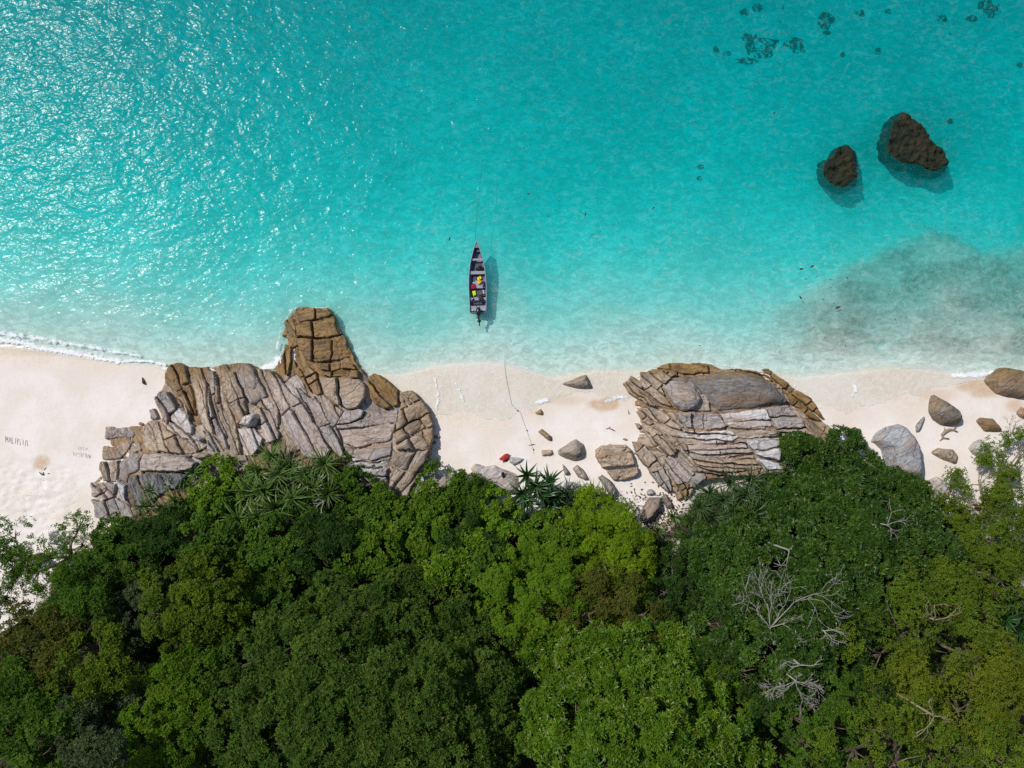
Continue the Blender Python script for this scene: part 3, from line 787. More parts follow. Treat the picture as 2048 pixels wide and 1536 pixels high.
boulder("pointed pinkish brown rock beside the grey splinter", ZD, [(1035, 1010), (1090, 970), (1140, 1010), (1195, 1105), (1150, 1122), (1090, 1090)], .5, (.36, .29, .25), 30, rad=.3, ang=-.9)
boulder("pale bluish flat rock half under the dark grassy bush", ZD, [(975, 1120), (1050, 1115), (1130, 1160), (1170, 1220), (1080, 1260), (970, 1210)], .5, (.42, .40, .39), 31, rad=.4, dome=.3)
boulder("long split slab with a dark crack beside the square jointed rock", ZD, [(1255, 1085), (1300, 1060), (1370, 1110), (1425, 1190), (1420, 1280), (1380, 1270), (1310, 1180)], .6, (.34, .29, .25), 32, rad=.25, dome=.25, facets=1, ang=-.9)
boulder("low grey-blue rock sunk in littered sand near the yellow-green tree", ZD, [(1450, 1320), (1520, 1290), (1555, 1330), (1520, 1380), (1460, 1360)], .22, (.38, .38, .38), 33, rad=.3, dome=.3, facets=1)
boulder("dark brown ridged boulder amid fallen leaves at the wood's edge", ZC, [(320, 1380), (340, 1290), (400, 1200), (500, 1200), (515, 1290), (440, 1380), (370, 1420)], 1.0, (.25, .20, .17), 34, rad=.6, dome=.35, facets=3)
boulder("small round stone resting above the dark ridged boulder", ZC, [(375, 1165), (385, 1140), (410, 1132), (440, 1142), (450, 1165), (440, 1190), (380, 1190)], .45, (.36, .32, .30), 35, rad=.3, facets=1)
boulder("dark wedge of rock between the ridged boulder and the layered outcrop", ZC, [(490, 1195), (540, 1170), (590, 1240), (625, 1300), (540, 1305)], .6, (.22, .19, .17), 36, rad=.3)
boulder("grey rock showing between the small pandanus tufts", ZG, [(1325, 1075), (1360, 1068), (1375, 1095), (1350, 1115), (1330, 1105)], .6, (.33, .31, .29), 37, rad=.4)
boulder("smooth dark egg-shaped boulder on the open beach", ZE, [(1075, 700), (1085, 580), (1105, 520), (1150, 508), (1250, 570), (1380, 660), (1410, 730), (1380, 810), (1300, 832), (1200, 825), (1120, 770)], 1.3, (.17, .145, .115), 38, rad=1.0, dome=.45, facets=2, tide=.25, amp=.03)
boulder("largest blue-grey boulder with flat faces beside the glossy dark tree", ZE, [(520, 980), (560, 890), (680, 820), (800, 795), (870, 830), (940, 950), (970, 1020), (985, 1200), (970, 1340), (760, 1340), (660, 1290), (610, 1060), (560, 1000)], 1.7, BLUE, 39, rad=.8, dome=.3, facets=4, amp=.04)
boulder("thin slanting grey shard between the two biggest beach boulders", ZE, [(920, 820), (1000, 735), (1025, 728), (1000, 810), (935, 905)], .35, (.28, .26, .24), 40, rad=.2, facets=1)
boulder("brown boulder behind the bare twigs near the picture's right edge", ZE, [(1510, 770), (1560, 735), (1690, 740), (1740, 800), (1775, 850), (1760, 890), (1600, 885), (1550, 820)], .7, (.25, .17, .10), 41, rad=.6, tide=.3)
boulder("tan and grey angular rock just below the driftwood curl", ZE, [(1070, 1090), (1085, 1060), (1150, 1030), (1300, 1040), (1350, 1110), (1300, 1200), (1150, 1140)], .6, (.38, .31, .23), 42, rad=.4, facets=3, dome=.3)
boulder("pale grey boulder half hidden by the sparse leafy shrub", ZE, [(1425, 1040), (1480, 970), (1560, 950), (1640, 1030), (1680, 1130), (1560, 1170), (1460, 1090)], .7, (.42, .41, .40), 43, rad=.6, dome=.4)
boulder("big brown boulder at the water's edge cut by one long crack", ZE, [(1620, 380), (1700, 300), (1800, 250), (1990, 265), (2150, 330), (2120, 520), (1980, 575), (1740, 520), (1650, 430)], 1.2, (.26, .20, .14), 44, rad=.7, dome=.35, facets=2, tide=.4)
boulder("rusty rock cut off by the right edge beside bare twigs", ZE, [(1905, 700), (1960, 640), (2020, 650), (2040, 740), (1980, 770), (1930, 740)], .5, (.27, .18, .12), 45, rad=.4)
boulder("pinkish boulder showing through the sparse shrub at the right edge", ZE, [(1800, 1250), (1830, 1190), (1890, 1200), (1915, 1250), (1870, 1290), (1820, 1285)], .6, (.42, .35, .31), 46, rad=.4)
boulder("pale rock under the sparse shrub below the blue-grey boulder", ZG, [(1830, 970), (1870, 950), (1905, 965), (1895, 1000), (1850, 1005)], .6, (.40, .37, .35), 47, rad=.5)
boulder("tall pale boulder deep in the sparse shrub", ZG, [(1925, 1085), (1955, 1068), (1985, 1080), (1975, 1110), (1940, 1115)], .8, (.40, .35, .32), 48, rad=.5)
boulder("rounded beige rock in shade at the far right of the wood's edge", ZG, [(1995, 1140), (2030, 1115), (2060, 1130), (2060, 1170), (2010, 1175)], .8, (.40, .34, .30), 49, rad=.5)
boulder("small grey boulder inside the sparse shrub beside the dark tree", ZG, [(1900, 1030), (1940, 1015), (1965, 1035), (1945, 1060), (1905, 1058)], .7, (.36, .35, .34), 50, rad=.5)
boulder("white wedge-shaped block resting on top of the large tan outcrop", ZA, [(1035, 860), (1070, 800), (1150, 785), (1175, 820), (1140, 885), (1080, 888)], .75, (.50, .46, .43), 51, rad=.3, dome=.2, facets=2, z0=float(land_z(*P(505, 840, 1.5)[:2])) + 1.3, cliff=.1)
boulder("flat oval pale stone wedged in the gully of the large tan outcrop", ZA, [(730, 940), (760, 925), (800, 928), (835, 945), (820, 980), (780, 970)], .4, (.42, .40, .38), 52, rad=.25, dome=.3, facets=1, z0=float(land_z(*P(403, 880, 1.5)[:2])) + 1.2, cliff=.1)
boulder("long rounded tan stone lying across the lower slabs of the large tan outcrop", ZA, [(745, 1060), (760, 1040), (810, 1030), (865, 1042), (875, 1060), (860, 1085), (780, 1088)], .45, (.37, .30, .23), 53, rad=.3, dome=.35, facets=1, z0=float(land_z(*P(413, 912, 1.5)[:2])) + 1.2, cliff=.1)
boulder("small dark sliver of rock poking from the wet sand by the foam", ZA, [(382, 550), (392, 560), (407, 590), (403, 608), (388, 600), (384, 575)], .3, (.12, .10, .07), 54, rad=.15, dome=.2, facets=0, wk=.03, res=.04)
for i, (px, py, s) in enumerate([(282, 848, 8), (874, 873, 9), (869, 884, 7), (877, 897, 6), (863, 935, 10), (876, 929, 7), (1251, 879, 6), (1290, 1030, 7), (1325, 1048, 8), (1300, 1060, 9), (1310, 1075, 7)]):
    rs_ = random.Random(80 + i)
    boulder("fist-sized brown stone scattered at the foot of the rocks", ZG, [(px + s * math.cos(t) * rs_.uniform(.7, 1.2), py + .7 * s * math.sin(t) * rs_.uniform(.7, 1.2)) for t in np.arange(0, 6.2, .9)], .18, (.27, .21, .17), 90 + i, name="stone", rad=.15, facets=1, wk=.04, group="stones at the foot of the rocks", res=.05)

# square jointed rock made of two slabs
def jointed(label, parts, seed):
    rs = random.Random(seed)
    c = np.mean(np.array(parts[0][1](parts[0][0], .8)), 0)
    loc = np.array([c[0], c[1], float(land_z(c[0], c[1]))])
    root = thing("jointed_rock", label, "rock", loc)
    for pts, fr, h, tint, n, m_, a in parts:
        for st in strips(fr(pts, h), R(a), n, rs):
            for sp in strips(st, R(a + 90), m_, rs):
                rock_block("slab", sp, lambda x, y: np.full(np.shape(x), h + rs.uniform(-.05, .05)), root, loc, R(a), tint, rs, rad=.14, tilt=.03, amp=.10)
jointed("square tan rock split into two thick slabs on the sand", [([(1235, 850), (1290, 820), (1400, 800), (1500, 795), (1545, 850), (1590, 980), (1450, 995), (1300, 1008), (1240, 910)], ZD, .7, (.37, .28, .20), 1, 1, 4),
         ([(1330, 1022), (1450, 1008), (1600, 992), (1612, 1060), (1560, 1090), (1390, 1112)], ZD, .5, (.35, .27, .19), 1, 1, 6)], 61)

# ------------------------------------------------------------------ weed-grown rocks out in the sea, and coral heads on the sea floor
m_coral, nt, out = new_mat("weedy_rock"); N = NT(nt)
p = pos(N)
a_ = N.noise(p, 1.4, 6, .7); b_ = N.noise(p, 7.0, 5, .7)
fade = N.attr("pale").outputs["Fac"]
c = N.mix(N.ramp(a_, .4, .62), (0.012, 0.018, 0.009), (0.030, 0.036, 0.016))
c = N.mix(N.math('MULTIPLY', N.attr("crest").outputs["Fac"], N.ramp(a_, .38, .58)), c, N.mix(N.ramp(b_, .35, .65), (0.022, 0.020, 0.011), (0.068, 0.046, 0.022)))
c = N.mix(N.ramp(b_, .55, .72, 0, .6), c, (0.015, 0.015, 0.012))
c = N.mix(N.ramp(N.noise(p, 16, 4, .7), .62, .72, 0, .5), c, (0.20, 0.21, 0.15))
c = N.mix(fade, c, (0.17, 0.19, 0.14))
N.bsdf(out, c, .8, N.bump(N.math('ADD', N.math('MULTIPLY', b_, .16), N.math('MULTIPLY', a_, .2)), 1.0, 1.0), .25)

def sea_rock(label, poly, shelf, ridge, top, seed, name="sea_rock", cat="sea rock", res=.085, rel=.5):
    q = np.array(poly); qs = np.array(shelf)
    lo = np.minimum(q.min(0), qs.min(0)) - .8; hi = np.maximum(q.max(0), qs.max(0)) + .8
    X, Y = np.meshgrid(np.arange(lo[0], hi[0], res), np.arange(lo[1], hi[1], res))
    wx_, wy_ = X + .5 * (fbm(X * 2, Y * 2, 4, seed) - .5), Y + .5 * (fbm(X * 1.2 + 9, Y * 1.2, 4, seed + 1) - .5)
    d = sdist(wx_, wy_, q); ds = sdist(wx_, wy_, qs)
    g = land_z(X, Y)
    ra, rb = np.array(ridge[0]), np.array(ridge[1]); e = rb - ra
    t = np.clip(((X - ra[0]) * e[0] + (Y - ra[1]) * e[1]) / (e @ e), 0, 1)
    dr = np.hypot(X - ra[0] - t * e[0], Y - ra[1] - t * e[1])
    z = g - .3 + sst(-.4, 1.6, ds) * (np.abs(g) * .12 + .1)
    up = sst(-.5, .12, d)
    ztop = top - .07 * dr - .4 * rel * (fbm(X * 1.5, Y * 1.5, 4, seed + 2) - .45)
    z = z * (1 - up) + np.maximum(z, ztop) * up
    z = z + .55 * (fbm(X * 3, Y * 3, 4, seed + 7) - .5) * up
    z = z + rel * .35 * (np.abs(fbm(X * 2.6, Y * 2.6, 3, seed + 3) - .5)) * sst(-.4, .3, np.maximum(d, ds)) + .10 * (fbm(X * 7, Y * 7, 2, seed + 4) - .5)
    keep = (np.maximum(d, ds) > -.75)
    ii = np.arange(X.size).reshape(X.shape)
    qq = np.stack([ii[:-1, :-1], ii[:-1, 1:], ii[1:, 1:], ii[1:, :-1]], -1).reshape(-1, 4)
    qq = qq[keep.ravel()[qq].all(1)]
    used, inv = np.unique(qq, return_inverse=True)
    V = np.stack([X, Y, z], -1).reshape(-1, 3)[used]
    # the boulder leans seaward: its foot stands farther out than its head, which overhangs on the shore side
    V[:, :2] += np.clip(-V[:, 2:3], 0, 4) * np.array([[.40, .26]])
    org = V.mean(0)
    me = mesh_np(name, V - org, inv.reshape(-1, 4))
    attr_f(me, "crest", (sst(1.2, .1, dr) * up).ravel()[used])
    return tag(link(name, me, m_coral, None, org), label, cat)

sea_rock("larger dark brown weed-grown rock awash in the turquoise sea", ZF([(1000, 560), (1020, 430), (1060, 330), (1190, 215), (1270, 290), (1400, 370), (1480, 540), (1600, 620), (1700, 740), (1690, 830), (1560, 900), (1440, 880), (1300, 830), (1150, 790), (1010, 720)], 0),
         ZF([(900, 640), (960, 500), (1050, 400), (1200, 500), (1500, 800), (1400, 1000), (1280, 990), (1130, 880), (960, 740)], -1.2), ZF([(1210, 280), (1400, 640)], 0), .24, 301, rel=.6)
sea_rock("smaller dark weed-grown rock awash beside the larger one", ZF([(260, 900), (280, 800), (380, 740), (440, 640), (560, 600), (620, 660), (636, 780), (640, 880), (630, 1010), (500, 1090), (380, 1050), (290, 990)], 0),
         ZF([(230, 900), (260, 770), (420, 620), (540, 590), (625, 650), (645, 1000), (500, 1110), (340, 1070)], -.8), ZF([(540, 700), (590, 900)], 0), .20, 311, rel=.6)

def coral_head(px, py, w, h_, seed, dead):
    c = P(px, py, -4.5)
    zg = float(land_z(c[0], c[1]))
    c = P(px, py, zg)
    rs = np.random.default_rng(seed)
    a, b2 = PM(w) / 2, PM(h_) / 2
    res = max(.05, a / 22)
    X, Y = np.meshgrid(np.arange(-a * 1.3, a * 1.3, res), np.arange(-b2 * 1.3, b2 * 1.3, res))
    e = 1 - (X / a) ** 2 - (Y / b2) ** 2 + 1.3 * (fbm(X * 1.6 + seed, Y * 1.6, 4, seed) - .5)
    g = land_z(X + c[0], Y + c[1]) - zg
    lump = fbm(X * 2.2 + seed, Y * 2.2, 3, seed + 5)
    z = g - .12 + .40 * sst(0, .8, e) * (.35 + 1.1 * lump)
    keep = (e > .02) & (fbm(X * 5 + seed, Y * 5, 3, seed + 9) > .43)
    ii = np.arange(X.size).reshape(X.shape)
    qq = np.stack([ii[:-1, :-1], ii[:-1, 1:], ii[1:, 1:], ii[1:, :-1]], -1).reshape(-1, 4)
    qq = qq[keep.ravel()[qq].all(1)]
    if len(qq) < 2: return None
    used, inv = np.unique(qq, return_inverse=True)
    me = mesh_np("coral_patch", np.stack([X, Y, z], -1).reshape(-1, 3)[used], inv.reshape(-1, 4))
    attr_f(me, "crest", np.zeros(len(used))); attr_f(me, "pale", np.clip(.45 + 1.2 * (.5 - np.clip(e.ravel()[used], 0, 1)), .3, 1))
    return link("coral_patch", me, m_coral, None, (c[0], c[1], zg))

for i, (px, py, w, h_, lab) in enumerate([
    (1525, 95, 82, 66, "widest dark coral patch in the middle of the reef garden"), (1490, 122, 60, 18, "long thin coral strip under the widest patch"), (1590, 92, 55, 46, "spreading coral patch right of the widest one"),
    (1650, 42, 48, 48, "tall loose coral patch near the top edge"), (1653, 66, 18, 14, "small dark coral knob under the tall loose patch"), (1513, 15, 26, 26, "round coral patch at the top edge, upper of a pair"), (1490, 25, 24, 24, "fainter coral patch left of the round one at the top edge"),
    (1431, 102, 15, 24, "leftmost small dark coral head of the reef garden"), (1455, 106, 26, 20, "squat coral head second from the left of the reef garden"), (1493, 75, 26, 22, "small coral head above the widest patch"),
    (1755, 104, 20, 28, "lone upright coral head between the reef garden and the sea rocks"), (1685, 110, 12, 14, "tiny coral dot left of the lone upright head"), (1720, 27, 22, 14, "small coral head beneath the top edge, left of two"), (1775, 24, 16, 14, "small coral head beneath the top edge, right of two"),
    (1884, 38, 32, 20, "coral patch under a faint streak near the top edge"), (1945, 38, 32, 18, "low end of the hooked coral patch at the top right"), (1978, 18, 60, 50, "broad faint coral patch at the top right corner"),
    (2038, 130, 16, 22, "coral head at the far right edge of the sea"), (1903, 70, 16, 14, "very faint coral spot below the top right patches"), (1397, 44, 14, 12, "faint coral spot at the left of the reef"), (1564, 14, 12, 12, "faint coral dot at the top edge, centre"), (1556, 44, 14, 12, "faint coral dot above the widest patch"),
    (1401, 334, 20, 12, "small dark weed tuft on the sea floor right of the boat"), (1398, 358, 14, 14, "second small weed tuft under the first, right of the boat"), (1898, 244, 14, 16, "small coral head right of the larger sea rock"), (1840, 355, 40, 14, "weed tail trailing from the larger sea rock")]):
    o = coral_head(px, py, w, h_, 400 + i * 3, False)
    if o: tag(o, lab, "coral", "coral heads on the sea floor")
# ------------------------------------------------------------------ foliage
def leaf_mat(name, trans=.3, rough=.55, spec=.16):
    m, nt, out = new_mat(name); N = NT(nt)
    col = N.attr("leaf_color").outputs["Color"]
    b = N.bsdf(None, col, rough, None, spec)
    t = N.n("ShaderNodeBsdfTranslucent"); N.put(t.inputs[0], N.mix(1.0, col, (1.1, 1.35, .5), 'MULTIPLY'))
    mx = N.n("ShaderNodeMixShader"); mx.inputs[0].default_value = trans
    N.put(mx.inputs[1], b.outputs[0]); N.put(mx.inputs[2], t.outputs[0])
    nt.links.new(mx.outputs[0], out.inputs["Surface"])
    return m
m_leaf = leaf_mat("leaf_green")
m_gloss = leaf_mat("leaf_glossy", .2, .40, .3)
m_bark = simple_mat("bark", (0.13, 0.10, 0.075), .9, .4, 6, .2, 0, .03)
m_dead = simple_mat("bleached_wood", (0.27, 0.25, 0.225), .85, .25, 9, .2, 0, .01)
m_twig = simple_mat("tan_twig", (0.24, 0.19, 0.125), .9, .3, 9, .2)

def rvec(n, rng):
    v = rng.normal(size=(n, 3)); return v / np.linalg.norm(v, axis=1, keepdims=True)
def nrm(v): return v / np.maximum(np.linalg.norm(v, axis=-1, keepdims=True), 1e-9)

def leaves(C, Nn, L, W, m, elev, rng, jit=.25):
    """rosettes of m leaves at C facing Nn -> vertex and triangle arrays, and the rosette of every leaf"""
    n = len(C)
    ref = rvec(n, rng)
    T = nrm(np.cross(Nn, ref)); B = np.cross(Nn, T)
    ph = (np.arange(m) / m * 2 * np.pi)[None, :] + rng.uniform(0, 6.28, (n, 1)) + rng.uniform(-.3, .3, (n, m))
    el = elev + rng.normal(0, jit, (n, m))
    rad = np.cos(ph)[..., None] * T[:, None] + np.sin(ph)[..., None] * B[:, None]
    D = np.cos(el)[..., None] * rad + np.sin(el)[..., None] * Nn[:, None]
    U = nrm(Nn[:, None] * np.cos(el)[..., None] - rad * np.sin(el)[..., None] + .25 * rng.normal(size=(n, m, 3)))
    Sd = nrm(np.cross(D, U))
    l = L * rng.uniform(.7, 1.2, (n, m, 1)); w = W * rng.uniform(.8, 1.15, (n, m, 1))
    b = C[:, None] + D * l * .08
    tip = C[:, None] + D * l - U * l * .10
    mid = C[:, None] + D * l * .55 + U * w * .22
    v = np.stack([b, mid - Sd * w * .5, tip, mid + Sd * w * .5], 2).reshape(-1, 3)
    k = np.arange(n * m)[:, None] * 4
    f = np.concatenate([k + [0, 2, 1], k + [0, 3, 2]], 1).reshape(-1, 3)
    return v, f, np.repeat(np.arange(n), m)

PAL = dict(   # two ends of the leaf colour of one kind
    deep=((0.038, 0.084, 0.010), (0.092, 0.156, 0.019)), bright=((0.056, 0.124, 0.007), (0.115, 0.200, 0.012)), lime=((0.090, 0.175, 0.008), (0.150, 0.260, 0.014)),
    yellow=((0.120, 0.205, 0.006), (0.195, 0.300, 0.010)), olive=((0.070, 0.118, 0.008), (0.125, 0.190, 0.013)), mid=((0.040, 0.095, 0.008), (0.088, 0.168, 0.014)),
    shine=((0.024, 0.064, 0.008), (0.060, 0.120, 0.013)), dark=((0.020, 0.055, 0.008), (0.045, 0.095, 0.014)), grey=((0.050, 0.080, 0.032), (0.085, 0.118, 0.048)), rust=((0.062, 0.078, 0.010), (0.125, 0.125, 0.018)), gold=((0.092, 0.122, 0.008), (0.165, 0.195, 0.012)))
KIND = dict(  # leaf length, width, leaves per rosette, rosettes per square metre, elevation, sub-clump size, inner fill
    fine=(.23, .095, 6, 15, .45, .24, .12), rosette=(.36, .115, 9, 9.5, .50, .26, .10), feather=(.17, .06, 7, 24, .30, .26, .15), round=(.20, .15, 5, 13, .35, .28, .2),
    loose=(.19, .085, 5, 9, .35, .40, .5), sparse=(.20, .085, 5, 4.2, .35, .42, .8), glossy=(.31, .13, 8, 10.5, .50, .26, .12))

def tree(name, label, cat, kind, pal, lobes, dz=0.0, seed=0, group=None, dens=1.0, flat=.72, yellowing=.006, up=.45):
    """lobes: (px, py, radius in px, height of its top above the ground)"""
    rng = np.random.default_rng(seed + 1000)
    L, W, m, rho, elev, sub, fill = KIND[kind]
    C_all, N_all, H_all = [], [], []
    cents = []
    for (px, py, rp, ht) in lobes:
        g = P(px, py, 2.0); 
        for _ in range(3):
            zt = float(land_z(g[0], g[1])) + ht + dz
            r = PM(rp, zt)
            g = P(px, py, zt - r * flat * .6)
        c = np.array([g[0], g[1], zt - r * flat])
        cents.append((c, r))
        ns = max(8, int(2.0 / (sub * sub)))
        dirs = rvec(ns * 5, rng); dirs = dirs[dirs[:, 2] > rng.uniform(-.3, .35, len(dirs))][:ns]
        sc = c + dirs * np.array([r, r, r * flat]) * rng.uniform(.74, .92, (len(dirs), 1))
        wob_ = fbm(dirs[:, 0] * 2.2 + cents.__len__() * 3.1, dirs[:, 1] * 2.2 + dirs[:, 2] * 1.7, 3, seed + 5)
        sc = c + (sc - c) * (.72 + .62 * wob_)[:, None]
        sr = r * sub * rng.uniform(.5, 1.35, len(dirs))
        for q, (s0, r_) in enumerate(zip(sc, sr)):
            k = max(4, int(rho * dens * 2 * math.pi * r_ * r_ * .95))
            d = nrm(rvec(k, rng) + dirs[q] * .85 + np.array([0, 0, up]))
            pt = s0 + d * r_ * np.array([1, 1, .8]) * (1.06 + rng.normal(0, .13, (k, 1)) - (rng.random((k, 1)) < fill) * rng.uniform(0, .7, (k, 1)))
            C_all.append(pt); N_all.append(nrm(d + rng.normal(0, .28, (k, 3)) + np.array([0, 0, .35])))
            H_all.append(np.full(k, rng.normal(0, .24)))
    C = np.concatenate(C_all); Nn = np.concatenate(N_all); H = np.concatenate(H_all)
    v, f, ros = leaves(C, Nn, L, W, m, elev, rng)
    base = cents[0][0]
    rr = max(cents, key=lambda q: q[1])[0]
    gx_, gy_ = np.mean([q[0][0] for q in cents]), np.mean([q[0][1] for q in cents])
    gy_ -= .4
    gz_ = float(land_z(gx_, gy_))
    org = np.array([gx_, gy_, gz_])
    root = thing(name, label, cat, org, 0, group)
    lo, hi = np.array(PAL[pal][0]), np.array(PAL[pal][1])
    nl = len(v) // 4
    t = np.clip(.5 + H[ros] + rng.normal(0, .13, len(H))[ros] + rng.normal(0, .27, nl), -.15, 1.5)[:, None]
    col = lo + (hi - lo) * t
    y = rng.random(nl) < yellowing
    col[y] = np.array([.22, .16, .02]) * rng.uniform(.6, 1.2, (y.sum(), 1))
    me = mesh_np("foliage", v - org, f, False)
    attr_c(me, "leaf_color", np.repeat(col, 4, 0))
    fo = link("crown", me, m_gloss if kind in ('glossy', 'rosette') else m_leaf, root)
    tag(fo, kind='stuff')
    # trunk and limbs up into the lobes
    tk = MB()
    zc = float(np.mean([q[0][2] for q in cents]))
    hgt = max(.4, (zc - gz_) * .55)
    fork = Vector((rng.normal(0, .12) * hgt * .3, rng.normal(0, .12) * hgt * .3, hgt))
    tr_ = max(.05, min(.32, .035 * (zc - gz_) + .05 * math.sqrt(len(lobes))))
    tk.tube([(0, 0, -.4), (fork.x * .3, fork.y * .2, hgt * .45), fork], [tr_ * 1.35, tr_, tr_ * .8], 7)
    for c, r in cents:
        e = Vector(c - org)
        midp = fork.lerp(e, .5) + Vector((rng.normal(0, .12), rng.normal(0, .12), .15)) * r
        tk.tube([fork, midp, e], [tr_ * .62, tr_ * .4, tr_ * .2], 5)
        for _ in range(5):
            d = Vector(nrm(rvec(1, rng)[0] + np.array([0, 0, .5])))
            tip = e + d * r * .8
            tk.tube([midp.lerp(e, .7), (e + tip) / 2 + Vector(rng.normal(0, .1, 3)) * r * .4, tip], [tr_ * .22, tr_ * .14, tr_ * .05], 4)
    tk.build("trunk", m_bark if kind != 'sparse' else m_twig, root)
    return root

# strap-leaved plants: every blade is an object of its own
def blade(length, width, droop, seed, nseg=4, cup=.22):
    v = []; f = []
    rs = random.Random(seed)
    tw = rs.uniform(-.2, .2)
    a0 = rs.uniform(.65, 1.0)
    x = z = 0.0
    for i in range(nseg + 1):
        t = i / nseg
        w = width * .5 * (1 - t ** 1.7) * (.75 + .5 * min(1, t * 4)) + .002
        an = a0 - droop * t ** 1.3
        if i: x += length / nseg * math.cos(an); z += length / nseg * math.sin(an)
        s = tw * t * length * .3
        v += [(x, s - w, z + w * cup * 2), (x, s, z), (x, s + w, z + w * cup * 2)]
    for i in range(nseg):
        a = i * 3
        f += [(a, a + 3, a + 4, a + 1), (a + 1, a + 4, a + 5, a + 2)]
    me = bpy.data.meshes.new("leaf"); me.from_pydata(v, [], f); me.update()
    return me

def strap_mat(name, lo, hi, spec=.4):
    m, nt, out = new_mat(name); N = NT(nt)
    r_ = N.n("ShaderNodeObjectInfo").outputs["Random"]
    tc = N.n("ShaderNodeTexCoord").outputs["Object"]
    c = N.mix(r_, lo, hi)
    c = N.mix(N.ramp(N.noise(tc, 3, 4), .45, .7, 0, .4), c, (hi[0] * 1.7, hi[1] * 1.2, hi[2]))
    b = N.bsdf(None, c, .4, None, spec)
    t = N.n("ShaderNodeBsdfTranslucent"); N.put(t.inputs[0], c)
    mx = N.n("ShaderNodeMixShader"); mx.inputs[0].default_value = .2
    N.put(mx.inputs[1], b.outputs[0]); N.put(mx.inputs[2], t.outputs[0]); nt.links.new(mx.outputs[0], out.inputs["Surface"])
    return m
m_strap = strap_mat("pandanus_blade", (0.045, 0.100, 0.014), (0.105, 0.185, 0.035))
m_strapd = strap_mat("dark_blade", (0.026, 0.066, 0.014), (0.060, 0.115, 0.030))  # darker green for the blades of the grassy clumps
m_palm = strap_mat("glossy_blade", (0.014, 0.055, 0.010), (0.035, 0.100, 0.018), .6)
m_dry = strap_mat("withered_blade", (0.22, 0.15, 0.08), (0.34, 0.24, 0.13), .2)

def blade_set(L, W, mat, seed, droop=(.5, 1.9)):
    out_ = []
    for i in range(7):
        me = blade(L * (.75 + .07 * i), W, droop[0] + (droop[1] - droop[0]) * i / 6, seed + i)
        me.materials.append(mat); out_.append(me)
    return out_
B_pand = blade_set(1.9, .105, m_strap, 1)
B_pshort = blade_set(1.15, .085, m_strap, 20)
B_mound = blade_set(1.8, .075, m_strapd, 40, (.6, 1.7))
B_palm = blade_set(1.45, .18, m_palm, 60, (.2, 1.3))
B_dry = blade_set(.9, .07, m_dry, 80, (1.4, 2.4))

def strap_plant(name, label, cat, blades, heads, nleaf, seed, group=None, dryn=0, trunk=True, tiltk=.35):
    rs = random.Random(seed)
    pts = []
    for (px, py, ht) in heads:
        g = P(px, py, 2)
        for _ in range(3):
            z = float(land_z(g[0], g[1])) + ht; g = P(px, py, z)
        pts.append(Vector(g))
    cx = sum(p_.x for p_ in pts) / len(pts); cy_ = sum(p_.y for p_ in pts) / len(pts)
    org = Vector((cx, cy_, float(land_z(cx, cy_))))
    root = thing(name, label, cat, org, 0, group)
    st = MB()
    n_all = 0
    for q in pts:
        loc = q - org
        out_ = Vector((loc.x, loc.y, 0)) * .5
        b0 = Vector((loc.x * .55, loc.y * .55, float(land_z(org.x + loc.x * .55, org.y + loc.y * .55)) - org.z - .2))
        st.tube([b0, b0.lerp(loc, .5) + Vector((rs.uniform(-.2, .2), rs.uniform(-.2, .2), .1)), loc], [.10, .075, .06], 6)
        tl = Euler((rs.uniform(-tiltk, tiltk), rs.uniform(-tiltk, tiltk), 0)).to_matrix().to_4x4()
        n = nleaf
        for i in range(n):
            if n_all >= 300: break
            t = i / n
            az = i * 2.39996 + rs.uniform(-.25, .25)
            lift = .75 * (1 - t) - .35 * t
            mtx = Matrix.Translation(loc) @ tl @ Matrix.Rotation(az, 4, 'Z') @ Matrix.Rotation(-lift * .9 + rs.uniform(-.12, .12), 4, 'Y') @ Matrix.Scale(rs.uniform(.8, 1.15), 4)
            o = bpy.data.objects.new("leaf", rs.choice(blades)); o.parent = root; o.matrix_local = mtx; COL.objects.link(o)
            n_all += 1
        for i in range(dryn):
            if n_all >= 300: break
            mtx = Matrix.Translation(loc - Vector((0, 0, .12))) @ Matrix.Rotation(rs.uniform(0, 6.28), 4, 'Z') @ Matrix.Rotation(.3, 4, 'Y')
            o = bpy.data.objects.new("dry_leaf", rs.choice(B_dry)); o.parent = root; o.matrix_local = mtx; COL.objects.link(o)
            n_all += 1
    st.build("stem", m_bark, root)
    return root

# ------------------------------------------------------------------ the wood, from the sand's edge up the slope
def H(py):      # usual canopy height above the ground at that row
    return float(np.interp(py, [900, 1000, 1100, 1250, 1536], [1.6, 2.2, 3.6, 6.0, 9.0]))
def lob(*a): return [(x, y, r, H(y) + (.55 * d[0] if d else 0)) for x, y, r, *d in a]

def dome(c, R_, rl, rise, fall, seed, cut=None):
    """lobes spread over one wide dome: highest in the middle, falling away to its rim"""
    rs = random.Random(seed); o = []
    st = rl * 1.02
    ny = int(R_[1] / st) + 1; nx = int(R_[0] / st) + 1
    for j in range(-ny, ny + 1):
        for i in range(-nx, nx + 1):
            x = c[0] + (i + (.5 if j % 2 else 0)) * st + rs.uniform(-.28, .28) * st; y = c[1] + j * st * .87 + rs.uniform(-.28, .28) * st
            q = math.hypot((x - c[0]) / R_[0], (y - c[1]) / R_[1])
            if q > 1 or y > 1590 or (cut and cut(x, y)): continue
            o.append((x, y, rl * rs.uniform(.78, 1.2) * (1.05 - .25 * q * q), H(y) + rise - fall * q ** 2.3 + rs.uniform(-.5, .5)))
    return o

